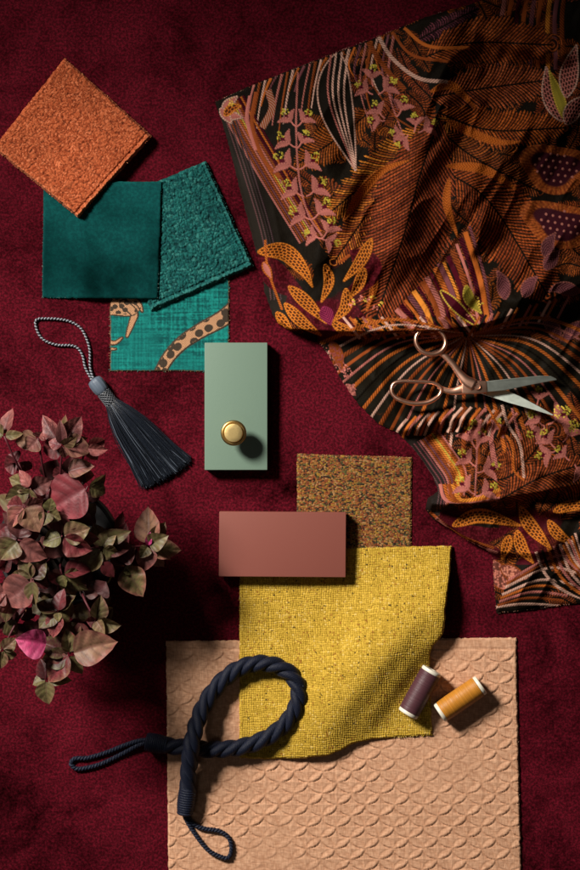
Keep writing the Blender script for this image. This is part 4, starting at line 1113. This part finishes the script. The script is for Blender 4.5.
def plant():
    cx, cy, rz = 58, 547, 84
    ctr = W3(cx, cy, rz); base = (ctr[0], ctr[1], 0)
    root = empty('potted_plant', base); tag(root, 'bushy plant with dusky red and olive leaves in a black pot', 'plant')
    r = .0575
    mb = MB(); mb.lathe([(r * .70, 0.0005), (r * .74, .002), (r * .93, .070), (r * .93, .0705), (r * .90, .0705), (r * .88, .063)], base, (0, 0, 1), 64); pot = mb.build('pot', M_pot, root, 40)
    mb = MB(); mb.lathe([(r * .94, .068), (r * 1.0, .069), (r * 1.02, .072), (r * 1.02, .082), (r * 1.0, .084), (r * .96, .084), (r * .94, .082), (r * .93, .070)], base, (0, 0, 1), 64); mb.build('rim', M_pot, pot, 40)
    mb = MB(); mb.lathe([(r * .9, .064), (r * .6, .069), (r * .02, .072)], base, (0, 0, 1), 32); mb.build('soil', M_soil, root)
    soil = Vector((ctr[0], ctr[1], .068))
    R = np.random.default_rng(33)
    # sprigs: centre on the photograph, height, leaves as (tip dx, dy, half-width, height change, colour, rim)
    H_ = [
     ((62, 446), 178, [(-22, -31, 9, -6, DK, PK), (20, -30, 10, -4, DK, PK), (-3, -26, 5, 8, DK, MV), (5, -33, 5, -10, OL, PK), (14, -8, 6, 14, TN, OL), (26, -10, 6, -10, OL, TN), (-20, 6, 10, -14, DK, RD), (30, 4, 11, 0, MV, TN), (-14, -5, 6, 4, RD, PK), (3, 12, 6, 2, MV, TN)]),
     ((86, 448), 165, [(20, -8, 8, 0, RD, PK), (12, 12, 7, -6, MV, PK), (22, 2, 6, 6, PK, RD)]),
     ((4, 436), 175, [(6, -29, 10, -8, MV, PK), (19, -3, 4.5, 10, OL, TN), (-14, -8, 8, 0, OL, MV)]),
     ((38, 438), 172, [(-24, 4, 9, -8, TN, MV), (-12, 12, 9, 2, MV, TN), (4, -6, 6, 4, PK, MV)]),
     ((88, 486), 168, [(-42, 26, 22, -4, RD, (.24, .04, .05)), (20, -10, 8, -8, OL, RD), (18, 8, 8, -4, OL, DK)]),
     ((66, 472), 160, [(28, -6, 9, 2, MV, TN), (30, 4, 9, -12, RD, MV), (-14, 4, 8, -4, DK, RD)]),
     ((30, 488), 166, [(-12, -18, 6, 6, PK, RD), (-22, -10, 9, -4, OL, TN), (-2, 12, 9, 2, OL, MV), (22, -8, 9, -6, MV, DK), (16, 10, 8, -10, RD, DK), (-26, 12, 9, -8, OL, DK)]),
     ((24, 506), 172, [(-14, 22, 8, 4, PK, TN), (16, 26, 13, 6, TN, MV), (20, -4, 8, 0, MV, PK), (-18, 0, 8, -8, RD, PK), (12, 12, 8, -4, TN, PK)]),
     ((18, 540), 172, [(28, 20, 12, 4, MV, PK), (-18, 20, 12, 4, OL, MV), (-24, -6, 12, -6, DK, RD), (8, -28, 11, -2, DK, MV), (22, -8, 9, -8, DK, RD), (-4, 26, 8, -10, DK, RD)]),
     ((48, 512), 168, [(3, -14, 6, 8, OL, OL), (12, 8, 8, 0, OL, TN), (-6, 14, 7, 2, OL, DK), (24, 22, 9, -8, RD, MV)]),
     ((62, 536), 164, [(28, -8, 11, 2, TN, OL), (30, 16, 12, 4, RD, PK), (-20, 8, 9, 2, OL, OL), (38, 4, 9, -6, MV, RD), (-8, -16, 8, -10, MV, DK), (14, 24, 8, -6, RD, DK)]),
     ((102, 548), 140, [(-8, -26, 9, -2, OL, MV), (14, -20, 8, 4, OL, TN), (16, 6, 8, 6, OL, TN), (-20, 25, 9, 6, OL, TN), (2, 16, 7, -6, TN, OL), (-14, -2, 9, -10, RD, DK), (30, -2, 10, -4, DK, MV), (-30, 12, 9, -8, RD, PK)]),
     ((116, 556), 125, [(10, -34, 10, -6, DK, RD), (20, -8, 11, 2, DK, MV), (-10, -30, 9, -10, RD, MV), (6, -46, 9, -14, DK, RD)]),
     ((148, 546), 108, [(-2, -40, 13, -4, TN, PK), (18, -24, 9, 0, OL, MV), (20, -10, 9, 10, OL, TN), (34, 4, 10, -2, OL, PK), (-4, 26, 10, 4, MV, PK), (16, 22, 9, -6, TN, MV), (24, 14, 6, -8, TN, PK), (2, -14, 3.2, 12, (.40, .03, .13), (.5, .06, .2)), (-8, 12, 6, 4, OL, TN)]),
     ((124, 566), 112, [(19, 31, 13, 2, OL, PK), (-14, -8, 7, -2, DK, RD), (10, 8, 6, 4, OL, OL)]),
     ((32, 580), 170, [(2, 26, 7, 8, OL, TN), (-14, -22, 8, 0, OL, MV), (14, -20, 8, -2, DK, OL), (-34, 24, 16, 4, MV, PK), (18, 6, 8, -8, DK, RD), (-24, -2, 11, -6, OL, DK)]),
     ((62, 574), 150, [(2, 14, 6, 2, OL, OL), (22, 6, 9, -4, OL, DK), (30, -6, 9, -6, RD, DK), (-14, 8, 8, -2, RD, DK), (14, 22, 8, -10, OL, RD), (26, 18, 8, -6, OL, DK)]),
     ((6, 592), 166, [(10, 22, 14, 4, PK, MV), (-16, 6, 12, 2, PK, MV), (14, -14, 9, 0, MV, DK), (-2, 32, 9, -6, OL, MV)]),
     ((58, 612), 158, [(-22, -10, 9, 0, DK, OL), (4, -24, 8, 4, RD, DK), (-6, 26, 9, 4, RD, PK), (-20, 16, 9, 2, OL, DK), (12, 10, 7, -4, OL, RD), (16, -18, 9, -8, DK, OL), (0, 10, 4, 10, OL, TN)]),
     ((96, 620), 150, [(6, -24, 9, 2, OL, MV), (18, -12, 8, -2, DK, OL), (25, 6, 9, 6, OL, TN), (8, 14, 6, 4, TN, OL), (-10, 2, 6, 2, DK, RD)]),
     ((70, 654), 156, [(47, -12, 16, 6, TN, PK), (-24, 28, 13, 0, RD, TN), (-4, -26, 8, 4, OL, RD), (12, 22, 7, -6, OL, TN), (-30, 6, 10, -4, DK, OL), (-34, -14, 10, -8, DK, OL), (10, -22, 8, -4, OL, DK)]),
     ((46, 680), 146, [(2, 25, 9, 4, OL, TN), (26, 0, 6, 2, OL, OL), (-14, 4, 7, -6, OL, DK), (-6, -22, 8, -4, DK, RD)]),
     ((2, 650), 150, [(14, -12, 7, 4, TN, OL), (15, 6, 8, 2, OL, TN), (-2, 20, 7, -2, OL, PK), (-14, -4, 8, 0, OL, DK)]),
     ((4, 622), 148, [(14, 12, 8, 2, OL, DK), (-10, -10, 9, -2, DK, OL), (16, -6, 8, -4, DK, RD)]),
     ((18, 462), 150, [(-14, 6, 9, -4, DK, RD), (-10, -8, 8, -8, RD, DK), (14, 8, 8, -8, DK, RD)]),
    ]
    sid = 100
    for (px, py), z, leaves in H_:
        z *= .80
        c = Vector(W3(px, py, z)); mb = MB()
        for (dx, dy, wd, dz, col, rim) in leaves:
            sid += 1
            q = (dx * dx + dy * dy) ** .5
            bx, by = px + dx * .08, py + dy * .08
            tip = W3(px + dx, py + dy, z + dz - q * .12 + R.normal(0, 3)); bs = W3(bx, by, z + dz * .4)
            jit = .8 + .4 * R.random()
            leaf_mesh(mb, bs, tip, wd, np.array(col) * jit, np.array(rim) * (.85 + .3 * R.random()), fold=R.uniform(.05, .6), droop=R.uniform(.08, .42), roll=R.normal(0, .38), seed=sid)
        spr = mb.build('sprig', M_leaf, root)
        # stem from soil to sprig
        s0 = soil + Vector(((c.x - soil.x) * .35, (c.y - soil.y) * .35, 0)); mid = s0.lerp(c, .55) + Vector((0, 0, .018))
        P = spline([tuple(s0), tuple(mid), tuple(c)], 12); mb = MB()
        mb.sweep([tuple(p) for p in P], [.0016 - .0007 * i / 11 for i in range(12)], 8, col=(.09, .016, .022))
        mb.build('stem', M_leaf, spr)
    # the bright pink leaf
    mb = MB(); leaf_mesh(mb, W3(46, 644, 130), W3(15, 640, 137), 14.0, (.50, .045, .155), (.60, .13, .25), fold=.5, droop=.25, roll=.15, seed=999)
    o = mb.build('leaf', M_leaf, root); o['label'] = 'bright magenta leaf'
    # inner leaves low in the pot
    mb = MB()
    for k in range(85):
        a = R.uniform(0, 6.283); q = R.random() ** .6 * 62; z = R.uniform(86, 118)
        px, py = cx - 8 + q * math.cos(a) * 1.05, cy + 12 + q * math.sin(a) * 1.35
        ln = R.uniform(14, 26); b = a + R.normal(0, 1.0)
        col = [DK, RD, OL, DK, MV][R.integers(5)]; rim = [RD, DK, MV][R.integers(3)]
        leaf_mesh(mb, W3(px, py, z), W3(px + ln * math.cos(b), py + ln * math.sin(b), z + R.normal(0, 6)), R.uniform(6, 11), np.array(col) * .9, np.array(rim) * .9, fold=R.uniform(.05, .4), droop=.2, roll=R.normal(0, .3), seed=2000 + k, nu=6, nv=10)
    mb.build('inner_foliage', M_leaf, root)
plant()
